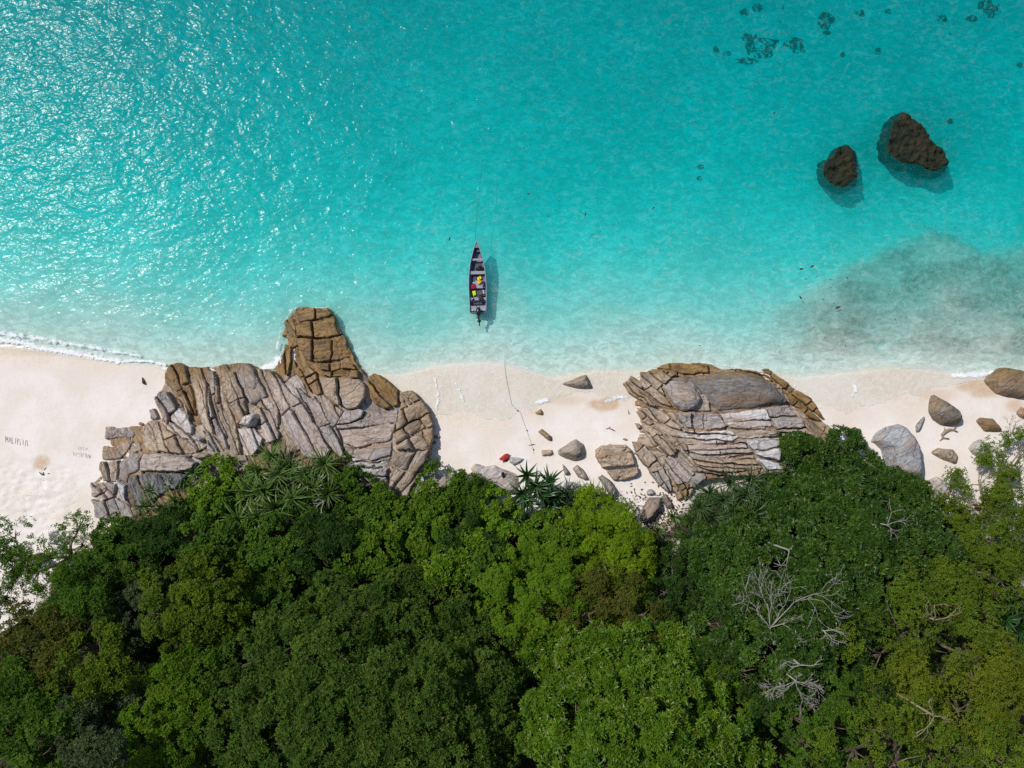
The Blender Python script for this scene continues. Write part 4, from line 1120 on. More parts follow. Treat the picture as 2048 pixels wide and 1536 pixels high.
T = [
 ("tree", "huge dark green tree with a wide domed fine-leaved crown filling the lower middle", "fine", "deep", dome((745, 1400), (360, 290), 68, 2.8, 9.0, 1, cut=lambda x, y: x > 990), 1.1),
 ("tree", "bright green tree with star-shaped leaf rosettes at the bottom right of centre", "rosette", "bright", dome((1265, 1465), (250, 235), 60, 2.2, 7.0, 2, cut=lambda x, y: x < 1070), 1.05),
 ("tree", "light green feathery tree between the dark giant and the yellow-green tree", "feather", "lime", lob((1060, 1160, 75, .3), (1005, 1195, 55), (1115, 1130, 60, .2), (1090, 1225, 65, .3), (1045, 1110, 50), (1130, 1195, 45), (1040, 1240, 50)), 1.0),
 ("tree", "yellow-green tree at the edge of the sand under the jointed rock", "feather", "yellow", lob((1235, 1085, 70, .7), (1190, 1040, 52, .2), (1185, 1008, 38), (1255, 1140, 48, .3), (1150, 1060, 42), (1275, 1100, 38), (1210, 1130, 50, .2), (1240, 1040, 36)), 1.0),
 ("bush", "dark dome-shaped bush on the pale veined rock", "fine", "mid", lob((935, 985, 42, .3), (935, 1020, 45), (960, 1005, 30)), 1.3),
 ("bush", "bright green dome-shaped bush left of the spiky palm lily", "round", "lime", lob((995, 1010, 36, .6), (1000, 1045, 38, .2), (985, 1075, 40), (1020, 1080, 36)), 1.5),
 ("bush", "yellowish green bush with reddish tips under the pale foot rock", "round", "bright", lob((870, 985, 48, .4), (840, 1030, 48), (885, 1045, 50, .2), (825, 1080, 45), (900, 1010, 36), (860, 1095, 45)), 1.4),
 ("bush", "dark green bush in shade under the dome-shaped bushes", "fine", "dark", lob((930, 1080, 52), (970, 1110, 46), (905, 1120, 42)), 1.1),
 ("bush", "fresh green bush at the foot of the spiky palm lily", "round", "bright", lob((1100, 1065, 40), (1120, 1095, 42), (1075, 1100, 36), (1130, 1050, 32)), 1.2),
 ("bush", "pale fern-like shrub above the giant tree's top edge", "rosette", "lime", lob((905, 1125, 36, .2), (945, 1105, 34), (880, 1150, 36)), 1.2),
 ("bush", "leafy green shrub between the giant tree and the feathery tree", "round", "mid", lob((960, 1145, 42), (985, 1120, 36, .3), (1000, 1150, 30)), 1.2),
 ("tree", "large glossy dark green tree in front of the layered outcrop", "glossy", "shine", dome((1705, 1080), (180, 150), 48, 2.2, 4.4, 3) + lob((1620, 915, 52, 1.2), (1590, 900, 36, .6), (1690, 890, 36, 1.2), (1560, 1000, 44, .4), (1650, 950, 46, 1.0), (1720, 940, 42, 1.0), (1880, 1110, 44, .2)), 1.25),
 ("tree", "dark green tree beneath the bleached dead branches", "glossy", "shine", lob((1480, 1090, 55, .4), (1445, 1140, 58, .6), (1520, 1150, 66, 1), (1560, 1220, 76, 1.4), (1480, 1220, 62, .8), (1600, 1300, 70, 1), (1440, 1270, 55, 0), (1530, 1300, 60, .6), (1420, 1090, 40), (1640, 1230, 55, .4), (1590, 1370, 50, -.3)), 1.2),
 ("bush", "small green rosette bush leaning over the foot of the blue-grey boulder", "glossy", "shine", lob((1808, 975, 30, .6), (1830, 985, 24, .3)), 1.4),
 ("tree", "loose olive tree with thin twigs on the right of the wood", "loose", "olive", lob((1800, 1250, 75, .6), (1870, 1200, 62, .2), (1930, 1240, 66, .4), (1850, 1300, 75, .8), (1760, 1320, 62, .2), (1950, 1320, 64), (1900, 1170, 48)), 1.25),
 ("tree", "golden olive tree with bare curved limbs at the right edge", "loose", "gold", lob((1890, 1370, 75, .6), (1970, 1380, 75, .8), (2030, 1330, 62, .4), (1820, 1400, 66, .2), (2020, 1430, 75, .6), (1930, 1440, 70, .2)), 1.2),
 ("tree", "yellowish loose tree at the bottom right corner", "loose", "olive", lob((1860, 1490, 80, .4), (1960, 1510, 85, .8), (1770, 1470, 70), (2035, 1530, 75, .5), (1800, 1540, 75), (1700, 1510, 60)), 1.2),
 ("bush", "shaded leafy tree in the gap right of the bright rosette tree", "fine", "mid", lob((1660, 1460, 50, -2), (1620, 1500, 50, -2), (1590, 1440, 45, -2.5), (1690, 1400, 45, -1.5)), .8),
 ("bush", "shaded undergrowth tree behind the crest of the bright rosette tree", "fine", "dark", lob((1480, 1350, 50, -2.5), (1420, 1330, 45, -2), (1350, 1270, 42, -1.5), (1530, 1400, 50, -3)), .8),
 ("bush", "sparse leafy shrub over sand and boulders at the right edge", "sparse", "olive", lob((1965, 960, 46, .6), (2015, 915, 44, .6), (1985, 1030, 62, .8), (2035, 980, 56, .8), (1930, 1060, 40, .4), (2040, 1080, 56, .6), (1990, 1110, 50, .4), (1900, 985, 30, .3), (2050, 900, 36, .5), (1940, 1010, 40, .2), (2030, 1030, 50, .2), (1960, 1080, 44, .2)), 2.6),
 ("bush", "straggling shrub below the sparse one at the right edge", "loose", "olive", lob((1960, 1150, 45), (2020, 1170, 50), (1900, 1140, 36, .2), (1990, 1110, 60, -.4), (1930, 1110, 50, -.4)), 1.0),
 ("bush", "reddish olive tree in the shade of the yellow-green tree", "loose", "rust", lob((1240, 1205, 60), (1195, 1180, 50), (1280, 1240, 45), (1170, 1230, 42, -.6)), 1.5),
 ("bush", "light green round-leaved shrub on top of the tan outcrop", "round", "lime", lob((440, 945, 36, .5), (420, 985, 34, .3), (480, 955, 36, .4), (470, 1000, 40, .5), (510, 985, 34, .2), (430, 1020, 30)), 1.0),
 ("bush", "green shrub climbing in front of the pale layered slabs", "round", "mid", lob((690, 945, 36, .5), (715, 985, 48, .8), (680, 990, 40, .4), (735, 1020, 45, .5), (650, 955, 30, .2)), 1.25),
 ("bush", "yellow-tipped shrub under the lowest slab of the tan outcrop", "round", "bright", lob((765, 1010, 38, .3), (790, 1050, 40), (745, 1060, 42), (775, 1090, 40)), 1.3),
 ("bush", "small leafy shrub around the pale bare branch", "round", "mid", lob((625, 1030, 34, -.2), (600, 1010, 28, -.4), (650, 1060, 34)), 1.0),
 ("bush", "dark rounded mound of shade-green leaves above the giant tree", "fine", "dark", lob((620, 1080, 55, .6), (670, 1090, 50, .4), (640, 1120, 50)), 1.2),
 ("bush", "mid green shrub beside the dark rounded mound", "round", "mid", lob((560, 1075, 46, .4), (540, 1110, 45), (590, 1120, 42), (510, 1080, 40)), 1.2),
 ("bush", "leafy green shrub in the gap above the giant crown", "round", "bright", lob((700, 1120, 40), (740, 1110, 44, .3), (770, 1130, 40), (715, 1075, 38)), 1.2),
 ("bush", "fresh green shrub under the short pandanus tufts", "round", "mid", lob((430, 1060, 48, .2), (390, 1085, 46), (460, 1095, 46), (420, 1120, 42)), 1.2),
 ("bush", "dark shrub at the lower corner of the tan outcrop", "fine", "dark", lob((340, 1060, 42), (300, 1085, 46), (330, 1110, 46), (265, 1070, 34)), 1.2),
 ("bush", "low dark green bush at the edge of the trodden sand", "fine", "mid", lob((225, 1070, 36), (235, 1105, 46), (200, 1120, 42), (270, 1125, 42)), 1.2),
 ("tree", "pale olive tree with fine leaves left of the giant", "fine", "olive", lob((350, 1180, 62, .6), (420, 1165, 58, .6), (390, 1225, 62, .8), (330, 1235, 55, .3), (440, 1225, 48)), 1.1),
 ("tree", "mid green tree squeezed between the olive tree and the giant", "fine", "mid", lob((500, 1160, 52, .4), (480, 1220, 55, .5), (540, 1170, 46), (450, 1280, 55, .2), (420, 1330, 50)), 1.1),
 ("tree", "grey-green tree above the yellow-green one on the left", "fine", "grey", lob((235, 1190, 55, .4), (275, 1240, 58, .5), (220, 1250, 50), (300, 1190, 45, .2)), 1.1),
 ("tree", "dark leafy tree behind the sparse shore tree on the left", "fine", "mid", lob((150, 1180, 52, .4), (190, 1160, 46, .2), (170, 1230, 55, .3), (120, 1240, 46)), 1.1),
 ("bush", "sparse pale green sea shrub standing over the trodden sand", "sparse", "bright", lob((155, 1055, 32, 1.0), (120, 1090, 36, .9), (90, 1120, 40, 1.0), (165, 1090, 30, .6), (60, 1150, 36, .8), (100, 1160, 36, .6)), 2.0),
 ("tree", "sparse leaning shore tree at the left edge with its trunk on the sand", "sparse", "mid", lob((22, 1075, 36, 1.6), (8, 1120, 42, 1.6), (40, 1125, 34, 1.2), (15, 1175, 40, 1.0), (-25, 1100, 50, 1.6)), 2.2),
 ("tree", "yellow-brown tree low on the left edge", "fine", "rust", lob((90, 1290, 66, .4), (40, 1310, 62, .3), (120, 1340, 58), (30, 1250, 45, -.4)), 1.1),
 ("tree", "dull green tree in the middle of the left slope", "fine", "olive", lob((190, 1310, 60, .3), (150, 1380, 66, .5), (220, 1350, 45)), 1.1),
 ("tree", "dark tree in the bottom left corner", "fine", "mid", lob((60, 1430, 85, .6), (20, 1500, 85, .6), (110, 1490, 70, .4), (20, 1380, 60)), 1.05),
 ("tree", "silvery green shrub tree left of the yellow-green column", "round", "grey", lob((255, 1380, 46), (240, 1430, 48, .2), (215, 1470, 45), (200, 1420, 40, -.4)), 1.1),
 ("tree", "yellow-green narrow tree along the giant's left side", "feather", "lime", lob((325, 1370, 46, .5), (310, 1420, 46, .4), (290, 1470, 50, .4), (265, 1520, 52, .3), (340, 1420, 40)), 1.1),
 ("tree", "green tree filling the notch left of the giant crown", "fine", "bright", lob((370, 1300, 50), (395, 1360, 46), (360, 1350, 42, .3), (375, 1420, 46), (350, 1490, 52), (400, 1450, 42, -.6)), 1.1),
 ("tree", "pale tufted tree at the bottom edge left of the yellow-green column", "fine", "grey", lob((170, 1510, 52), (205, 1530, 50, .4), (150, 1450, 50, -.6)), 1.1),
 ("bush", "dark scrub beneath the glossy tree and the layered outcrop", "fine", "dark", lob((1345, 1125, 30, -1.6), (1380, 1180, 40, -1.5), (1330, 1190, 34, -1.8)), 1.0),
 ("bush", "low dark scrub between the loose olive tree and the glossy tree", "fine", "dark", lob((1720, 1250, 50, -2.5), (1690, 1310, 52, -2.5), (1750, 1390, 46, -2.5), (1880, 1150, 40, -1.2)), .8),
]
for i, (nm_, lab, kd, pl, lobes, dn) in enumerate(T):
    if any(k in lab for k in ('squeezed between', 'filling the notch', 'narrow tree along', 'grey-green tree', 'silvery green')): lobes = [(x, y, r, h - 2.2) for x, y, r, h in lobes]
    tree(nm_, lab, "tree" if nm_ == "tree" else "bush", kd, pl, lobes, seed=i * 7, dens=dn)

# low growth that hides the soil of the slope
rng_u = np.random.default_rng(99)
C = []
xs_ = rng_u.uniform(-50, 50, 60000); ys_ = rng_u.uniform(-42, -2, 60000)
ok = (VEG(xs_) - ys_ > .8) & (fbm(xs_ * .5, ys_ * .5, 3, 77) > .36)
xs_, ys_ = xs_[ok][:30000], ys_[ok][:30000]
C = np.stack([xs_, ys_, land_z(xs_, ys_) + .15 + 1.1 * fbm(xs_ * .8, ys_ * .8, 3, 78) * rng_u.uniform(.3, 1.2, len(xs_))], -1)
v, f, ros = leaves(C, nrm(np.array([[0, 0, 1.0]]) + rng_u.normal(0, .35, (len(C), 3))), .30, .13, 6, .35, rng_u)
me = mesh_np("undergrowth", v, f, False)
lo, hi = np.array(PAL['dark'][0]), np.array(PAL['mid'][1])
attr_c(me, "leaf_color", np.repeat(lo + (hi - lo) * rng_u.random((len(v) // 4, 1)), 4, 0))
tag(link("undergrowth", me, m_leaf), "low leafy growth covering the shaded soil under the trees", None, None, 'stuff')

strap_plant("pandanus", "cluster of short pandanus tufts on the dark streaked slab", "pandanus", B_pshort, [(305, 980, .7), (345, 965, .8), (380, 975, .7), (350, 1000, .7), (325, 1015, .6), (390, 945, .9), (372, 960, .6), (415, 945, .5), (290, 1010, .5), (360, 1030, .7)], 28, 1)
strap_plant("pandanus", "large pandanus clump with long arching blades on the tan outcrop", "pandanus", B_pand, [(548, 915, 2.0), (520, 940, 2.0), (580, 935, 2.1), (612, 950, 2.1), (650, 930, 2.0), (560, 950, 2.3), (625, 975, 2.2)], 42, 2)
strap_plant("pandanus", "second pandanus clump just under the first on the tan outcrop", "pandanus", B_pand, [(552, 1015, 2.9), (590, 1000, 2.6), (655, 985, 2.4), (500, 985, 2.3), (530, 980, 2.6), (520, 1035, 2.6), (480, 1040, 2.2)], 42, 13)
strap_plant("pandanus", "single small pandanus tuft near the left corner of the outcrop", "pandanus", B_pshort, [(298, 1055, 1.0)], 30, 3)
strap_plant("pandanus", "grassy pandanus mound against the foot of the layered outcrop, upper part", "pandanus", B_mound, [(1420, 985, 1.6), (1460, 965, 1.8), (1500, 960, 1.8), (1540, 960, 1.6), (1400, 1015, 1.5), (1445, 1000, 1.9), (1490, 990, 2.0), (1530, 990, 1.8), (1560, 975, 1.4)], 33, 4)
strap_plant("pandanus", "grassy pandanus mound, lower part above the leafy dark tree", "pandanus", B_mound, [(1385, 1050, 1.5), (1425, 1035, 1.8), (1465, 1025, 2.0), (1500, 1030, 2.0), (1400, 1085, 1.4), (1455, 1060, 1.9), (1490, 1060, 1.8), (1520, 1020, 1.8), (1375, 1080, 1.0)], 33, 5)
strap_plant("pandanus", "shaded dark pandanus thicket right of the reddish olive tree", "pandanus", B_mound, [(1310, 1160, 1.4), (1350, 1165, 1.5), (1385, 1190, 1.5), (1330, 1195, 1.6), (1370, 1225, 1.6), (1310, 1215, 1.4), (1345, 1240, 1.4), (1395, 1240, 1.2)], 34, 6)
strap_plant("pandanus", "pair of small pandanus tufts among the rocks at the wood's edge", "pandanus", B_pshort, [(1380, 1105, 1.0), (1412, 1108, 1.0)], 34, 7)
strap_plant("pandanus", "tiny pandanus tuft in the fallen leaves by the ridged boulder", "pandanus", B_pshort, [(1344, 1034, .4)], 26, 8)
strap_plant("pandanus", "second tiny pandanus tuft below the first in the fallen leaves", "pandanus", B_pshort, [(1315, 1064, .4)], 22, 9)
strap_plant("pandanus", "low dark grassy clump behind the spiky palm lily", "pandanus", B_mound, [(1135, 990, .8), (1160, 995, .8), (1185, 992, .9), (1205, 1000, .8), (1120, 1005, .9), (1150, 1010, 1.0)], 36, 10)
strap_plant("pandanus", "dark strap-leaved plant at the far right edge of the wood", "pandanus", B_palm, [(2020, 1200, 2.5), (2040, 1225, 2.5), (2005, 1235, 2.2), (2035, 1255, 2.2)], 26, 11)
strap_plant("palm_lily", "spiky dark green palm lily with several heads at the edge of the sand", "palm lily", B_palm, [(1055, 950, 2.6), (1070, 970, 2.8), (1085, 985, 2.6), (1045, 985, 2.4), (1100, 965, 2.3), (1110, 990, 2.2), (1060, 1000, 2.2), (1030, 1030, 1.4), (1060, 1045, 1.2), (1095, 1005, 2.0)], 26, 12, dryn=2)

# ------------------------------------------------------------------ bleached dead trees and bare twigs
def branchy(mb, p, d, L, r, depth, rs, spread=.6, flat=.45, minr=.012):
    pts = [p]; q = Vector(p); dd = Vector(d)
    n = 4
    for i in range(n):
        dd = (dd + Vector((rs.uniform(-1, 1), rs.uniform(-1, 1), rs.uniform(-.6, .6) * flat)) * .28).normalized()
        q = q + dd * L / n; pts.append(q.copy())
    mb.tube(pts, [r, r * .92, r * .84, r * .76, r * .66], 5)
    if depth <= 0: return
    for i in range(rs.choice([2, 3, 3]) if depth > 1 else 2):
        k = rs.choice([2, 3, 4, 4])
        nd = (dd + Vector((rs.uniform(-1, 1), rs.uniform(-1, 1), rs.uniform(-.5, .7) * flat)) * spread * 1.3).normalized()
        branchy(mb, pts[k], nd, L * rs.uniform(.55, .85), max(minr, r * .6), depth - 1, rs, spread, flat, minr)

def dead_tree(label, base, limbs, seed, mat=None, name="dead_tree", r=.11, depth=4, spread=.6, z=None, stub=2.0, minr=.013):
    rs = random.Random(seed)
    g = P(base[0], base[1], 5)
    for _ in range(3):
        zz = float(land_z(g[0], g[1])) + z; g = P(base[0], base[1], zz)
    g = Vector(g)
    lz = float(land_z(g.x, g.y))
    root = thing(name, label, "dead tree" if name == "dead_tree" else "branch", (g.x, g.y, lz))
    t = MB(); t.tube([(0, 0, -.3), (rs.uniform(-.2, .2), -.1, (g.z - lz) * .5), (0, 0, g.z - lz)], [r * 1.7, r * 1.4, r * 1.1], 7)
    t.build("trunk", mat or m_dead, root, smooth=True)
    for (px, py, dz) in limbs:
        e = Vector(P(px, py, g.z + dz)) - g
        b = MB(); branchy(b, Vector((0, 0, g.z - lz)), e.normalized(), e.length * .52, r * .8, depth, rs, spread, .5, minr)
        b.build("branch", mat or m_dead, root, smooth=True)
    return root
dead_tree("bleached dead tree with many forked branches lying over the dark canopy", (1540, 1255), [(1530, 1165, .8), (1595, 1185, 1.0), (1640, 1160, 1.2), (1500, 1205, .5), (1600, 1230, .6), (1560, 1290, .3)], 11, z=7.3, r=.05, depth=4)
dead_tree("thin grey dead bough hanging over the dark tree at its top", (1578, 1100), [(1572, 1160, -.3), (1590, 1090, .4)], 12, z=7.0, r=.05, depth=2)
dead_tree("bleached fan of bare twigs drooping below the dead tree", (1592, 1362), [(1560, 1390, -.3), (1590, 1415, -.5), (1625, 1400, -.3), (1535, 1380, -.3), (1630, 1370, 0), (1600, 1345, .3)], 13, z=8.8, r=.035, depth=4, spread=.5)
dead_tree("small spray of bleached twigs beside the dark gap", (1648, 1262), [(1690, 1255, .2), (1685, 1290, .1), (1665, 1285, 0)], 14, z=7.8, r=.045, depth=3)
dead_tree("curved bleached bough between the dead tree and the drooping fan", (1600, 1330), [(1550, 1312, .2), (1650, 1325, .2), (1565, 1340, 0)], 15, z=8.2, r=.05, depth=2)
dead_tree("bare pale branch in the shade beside the pandanus clump", (648, 1002), [(620, 1020, .2), (640, 1035, 0), (632, 995, .2)], 16, z=2.8, r=.055, depth=2)
dead_tree("grey bare twigs across the right shoulder of the glossy tree", (1775, 1050), [(1785, 1000, .4), (1820, 1040, .3), (1800, 1075, .1)], 17, z=6.9, r=.035, depth=2)
dead_tree("bare tan limbs curving through the golden olive tree", (1868, 1432), [(1840, 1418, .2), (1900, 1445, .2), (1860, 1400, .5), (1830, 1480, -.2)], 18, m_twig, z=10.3, r=.05, depth=2)
dead_tree("fine bare grey twigs standing over the brown boulder", (2022, 870), [(2010, 835, .4), (2035, 845, .4), (1998, 850, .2), (2045, 820, .5)], 20, m_twig, z=1.2, r=.035, depth=3, name="bare_twigs", minr=.009)
dead_tree("bare olive-brown boughs in the top of the loose olive tree", (1870, 1240), [(1885, 1170, .5), (1850, 1210, .3), (1930, 1230, .2)], 22, m_twig, z=7.6, r=.05, depth=2)
# ------------------------------------------------------------------ the moored boat
m_hull = simple_mat("grey_painted_wood", (0.165, 0.172, 0.232), .5, .12, 5, .4)
m_rim = simple_mat("pale_grey_paint", (0.27, 0.28, 0.345), .5, .1, 6, .4)
m_inside = simple_mat("dark_bilge_paint", (0.085, 0.088, 0.125), .6, .25, 5, .3)
m_black = simple_mat("black_engine_paint", (0.012, 0.012, 0.014), .35, .2, 9, .5)
m_navy = simple_mat("navy_paint", (0.02, 0.035, 0.11), .5, .2, 9, .3)
m_alu = simple_mat("worn_metal", (0.45, 0.45, 0.46), .4, .15, 12, .5, .7)

bow = P(953.3, 483, .55); sternp = P(956.2, 625, .55)
LEN = float(np.linalg.norm((bow - sternp)[:2]))
brz = math.atan2(bow[1] - sternp[1], bow[0] - sternp[0]) - math.pi / 2
boat = thing("fishing_boat", "slim grey wooden boat with an outboard motor moored off the beach", "boat", (sternp[0], sternp[1], 0), brz)
K = LEN / 5.84
def hb(t): return float(np.interp(t, [0, 1, 2, 2.8, 3.4, 4.0, 4.5, 5.0, 5.4, 5.7, 5.84], [.66, .70, .725, .71, .66, .57, .46, .32, .19, .075, .02])) * K
ys = [0, .5, 1, 1.5, 2, 2.5, 3, 3.5, 4, 4.35, 4.7, 5, 5.25, 5.5, 5.7, 5.84]
mb = MB(); secs = []
for y in ys:
    b = hb(y); t = y / 5.84
    sh = .5 + .03 + .17 * t ** 3            # sheer rises to the bow
    zb = -.16 + .55 * max(0, t - .8) / .2 * .5
    bi = max(b - .045, .004)
    secs.append([(-b, sh), (-b * .93, sh * .35), (-b * .62, zb), (b * .62, zb), (b * .93, sh * .35), (b, sh), (bi, sh), (bi * .93, sh * .4), (bi * .72, max(.12, zb + .2)), (-bi * .72, max(.12, zb + .2)), (-bi * .93, sh * .4), (-bi, sh)])
n = 12
V = [(x, y * K, z) for y, s_ in zip(ys, secs) for x, z in s_]
F = []
for i in range(len(ys) - 1):
    for k in range(n):
        j = (k + 1) % n
        F.append((i * n + k, i * n + n + k, i * n + n + j, i * n + j))
F.append(tuple(range(n))); F.append(tuple(range((len(ys) - 1) * n + n - 1, (len(ys) - 1) * n - 1, -1)))
mb.add(V, F)
hull = mb.build("hull", m_hull, boat)
def plank(name, y0, y1, z, th=.035, mat=None, inset=.05, parent=None, x0=-1, x1=1):
    v = []; ya, yb = y0, y1
    for zz in (z - th, z):
        for y in (ya, yb):
            b = hb(y) - inset
            v += [(x0 * b, y * K, zz), (x1 * b, y * K, zz)]
    return MB().add(v, [(0, 2, 3, 1), (4, 5, 7, 6), (0, 1, 5, 4), (2, 6, 7, 3), (0, 4, 6, 2), (1, 3, 7, 5)]).build(name, mat or m_rim, parent or boat)
for s in (-1, 1):
    pts = [(s * (hb(y) - .015), y * K, .545 + .17 * (y / 5.84) ** 3) for y in ys]
    MB().tube(pts, .032, 6).build("gunwale", m_rim, boat, smooth=True)
fl = MB(); v = []
for i in range(5):                                               # floor boards
    x0 = -.46 + i * .185
    fl = MB().box((x0 + .09, 2.2 * K, .155), (.165, 3.9 * K, .025), 0, .006); fl.build("floor_board", m_inside, boat)
plank("bow_deck", 5.30, 5.78, .665, .03, m_hull, .03)
plank("bow_locker", 5.02, 5.28, .40, .03, m_inside, .05)
plank("thwart", 4.28, 4.44, .52)
plank("thwart", 3.16, 3.42, .47)
plank("thwart", 2.02, 2.66, .40, .25, m_rim, .16, None, -.35, .72)
plank("thwart", 1.02, 1.26, .44)
plank("stern_bench", .14, .56, .44, .04, m_rim, .04)
MB().box((0, .02, .30), (1.24 * K, .05, .52), 0, .01).build("transom", m_hull, boat)
MB().tube([(-(hb(.9) - .03), .90 * K, .57), (0, .90 * K, .575), ((hb(.9) - .03), .90 * K, .57)], .035, 6).build("cross_bar", m_navy, boat)
for y in (1.7, 2.9, 3.8):
    for s in (-1, 1):
        b = hb(y) - .05
        MB().tube([(s * b, y * K, .53), (s * b * .95, y * K, .25), (s * b * .74, y * K, .17)], .022, 4).build("rib", m_hull, boat)
for y, s in ((3.42, 1), (3.16, 1)):
    MB().box((s * (hb(y) + .03), y * K, .56), (.10, .05, .05), 0, .01).build("cleat", m_black, boat)

def bloc(x, y, z):          # point in the boat -> world
    c, s = math.cos(brz), math.sin(brz)
    return (sternp[0] + x * c - y * K * s, sternp[1] + x * s + y * K * c, z)

# outboard, tilted up out of the water
om = thing("outboard_motor", "black outboard motor tilted up on the boat's stern", "outboard motor", bloc(.04, 0, .5), brz)
cw = MB(); v = []; rings = [(-.30, .10, .10, .30), (-.26, .17, .16, .32), (-.05, .20, .20, .36), (.18, .19, .18, .36), (.30, .15, .13, .32), (.35, .07, .06, .30)]
for (y, w, h_, z) in rings:
    for k in range(10):
        a = 2 * math.pi * k / 10
        v.append((w * math.cos(a), y + .02, z + h_ * math.sin(a)))
F = [(i * 10 + k, i * 10 + (k + 1) % 10, i * 10 + 10 + (k + 1) % 10, i * 10 + 10 + k) for i in range(5) for k in range(10)]
F += [tuple(range(9, -1, -1)), tuple(range(50, 60))]
cw.add(v, F).build("cowl", m_black, om, smooth=True)
MB().tube([(0, -.2, .24), (.01, -.45, .12), (.03, -.75, .02), (.05, -.92, .0)], [.10, .085, .06, .05], 8).build("leg", m_black, om, smooth=True)
gb = MB().tube([(.05, -.80, -.10), (.05, -.98, -.04), (.05, -1.12, .0)], [.03, .06, .02], 8).build("gearcase", m_black, om, smooth=True)
for k in range(3):
    a = k * 2.094
    MB().box((.05 + .07 * math.cos(a), -1.08, .0 + .07 * math.sin(a)), (.11, .015, .05), 0, .004, (0, -a, .3)).build("propeller_blade", m_alu, gb)
MB().box((.03, -.72, -.02), (.30, .16, .02), 0, .005).build("cavitation_plate", m_black, om)
MB().box((0, .05, .12), (.26, .16, .3), 0, .02).build("clamp_bracket", m_black, om)
MB().tube([(-.05, .25, .30), (-.18, .55, .36), (-.22, .72, .36)], [.03, .025, .03], 6).build("tiller", m_black, om)
for x, y, l in ((-.46, .22, "white fuel cap on the stern bench, left of the motor"), (.50, .22, "white cap on the stern bench, right of the motor")):
    q = bloc(x, y, .445)
    t = MB().tube([(0, 0, 0), (0, 0, .06)], [.05, .045], 8); tag(t.build("cap", simple_mat("white_plastic", (.75, .75, .72), .5), None, q), l, "cap")

def soft(name, label, cat, x, y, z, dims, col, seed, rz=0, lump=.25, parts=None):
    """cloth or gear heaped in the boat: a lumpy rounded body with straps"""
    rs = np.random.default_rng(seed)
    nu, nv_ = 18, 10
    v = []; f = []
    for i in range(nv_ + 1):
        ph = math.pi * i / nv_
        for k in range(nu):
            th = 2 * math.pi * k / nu
            sx = math.copysign(abs(math.cos(th)) ** .55, math.cos(th)) * math.sin(ph) ** .6
            sy = math.copysign(abs(math.sin(th)) ** .55, math.sin(th)) * math.sin(ph) ** .6
            sz = math.copysign(abs(math.cos(ph)) ** .8, math.cos(ph))
            w = 1 + lump * (float(vn(np.array(th * 1.3 + seed), np.array(ph * 1.9), seed)) - .5) * 2
            v.append((sx * dims[0] / 2 * w, sy * dims[1] / 2 * w, dims[2] / 2 + sz * dims[2] / 2 * w))
    for i in range(nv_):
        for k in range(nu):
            f.append((i * nu + k, i * nu + nu + k, i * nu + nu + (k + 1) % nu, i * nu + (k + 1) % nu))
    o = thing(name, label, cat, bloc(x, y, z), brz + rz)
    m_ = simple_mat(name + "_fabric", col, .75, .22, 14, .25, 0, .01)
    bd = MB().add(v, f).build("body", m_, o, smooth=True)
    for (pn, c, d, pc) in parts or []:
        MB().box(c, d, 0, .01).build(pn, simple_mat(pn + "_stuff", pc, .6), bd)
    return o
YEL = (.78, .72, .02); LIM = (.55, .72, .02); ORG = (.80, .42, .03)
soft("life_jacket", "bright yellow life jacket lying on the boat's forward seat side", "life jacket", .16, 2.86, .18, (.40, .26, .16), YEL, 1, .45, .15, [("collar", (.02, .10, .13), (.28, .06, .07), YEL), ("strap", (0, -.03, .155), (.05, .25, .02), (.1, .1, .1))])
soft("life_jacket", "orange-yellow life jacket on the middle seat", "life jacket", .16, 2.50, .405, (.38, .30, .14), ORG, 2, .6, .4, [("strap", (.02, 0, .13), (.04, .27, .02), (.15, .08, .02))])
soft("life_jacket", "lime green life jacket on the floor near the stern", "life jacket", -.28, 1.62, .17, (.25, .46, .16), LIM, 3, .2, .3, [("strap", (0, .02, .15), (.22, .04, .02), (.1, .1, .1))])
soft("bag", "crumpled dark red bag on the left of the boat's middle", "bag", -.32, 2.16, .17, (.44, .38, .28), (.32, .012, .02), 4, .1, .3, [("handle", (0, .02, .27), (.26, .035, .03), (.05, .01, .01))])
soft("towel", "small light blue towel folded above the red bag", "towel", -.27, 2.50, .18, (.30, .16, .10), (.16, .42, .62), 5, 0, .15, [("fold", (.02, 0, .095), (.24, .04, .02), (.3, .55, .7))])
soft("bag", "dark navy duffel bag along the boat's right side", "bag", .52, 2.25, .17, (.24, .62, .26), (.015, .018, .06), 6, 0, .2, [("handle", (0, .05, .26), (.05, .28, .03), (.05, .05, .12)), ("buckle", (.02, -.2, .25), (.06, .05, .04), (.4, .4, .45))])
soft("gear_heap", "black heap of gear in front of the second seat", "gear", .22, 3.62, .17, (.60, .26, .24), (.012, .012, .016), 7, -.05, .5, [("strap", (0, 0, .23), (.3, .03, .02), (.2, .12, .08))])
soft("rucksack", "small black rucksack above the black gear heap", "rucksack", .22, 3.80, .17, (.24, .20, .26), (.012, .012, .014), 8, .2, .3, [("flap", (0, .04, .25), (.16, .10, .03), (.03, .03, .035))])
soft("rucksack", "camouflage coloured rucksack on the stern thwart", "rucksack", .22, 1.14, .44, (.34, .40, .22), (.05, .04, .018), 9, .3, .4, [("flap", (0, .08, .20), (.22, .16, .03), (.02, .02, .02))])
soft("gear_heap", "black rope and gear heap on the boat floor beside the white bottles", "gear", .42, 1.40, .17, (.50, .24, .20), (.012, .012, .014), 10, .3, .5, [("buckle", (.1, 0, .19), (.07, .06, .04), (.5, .5, .5))])
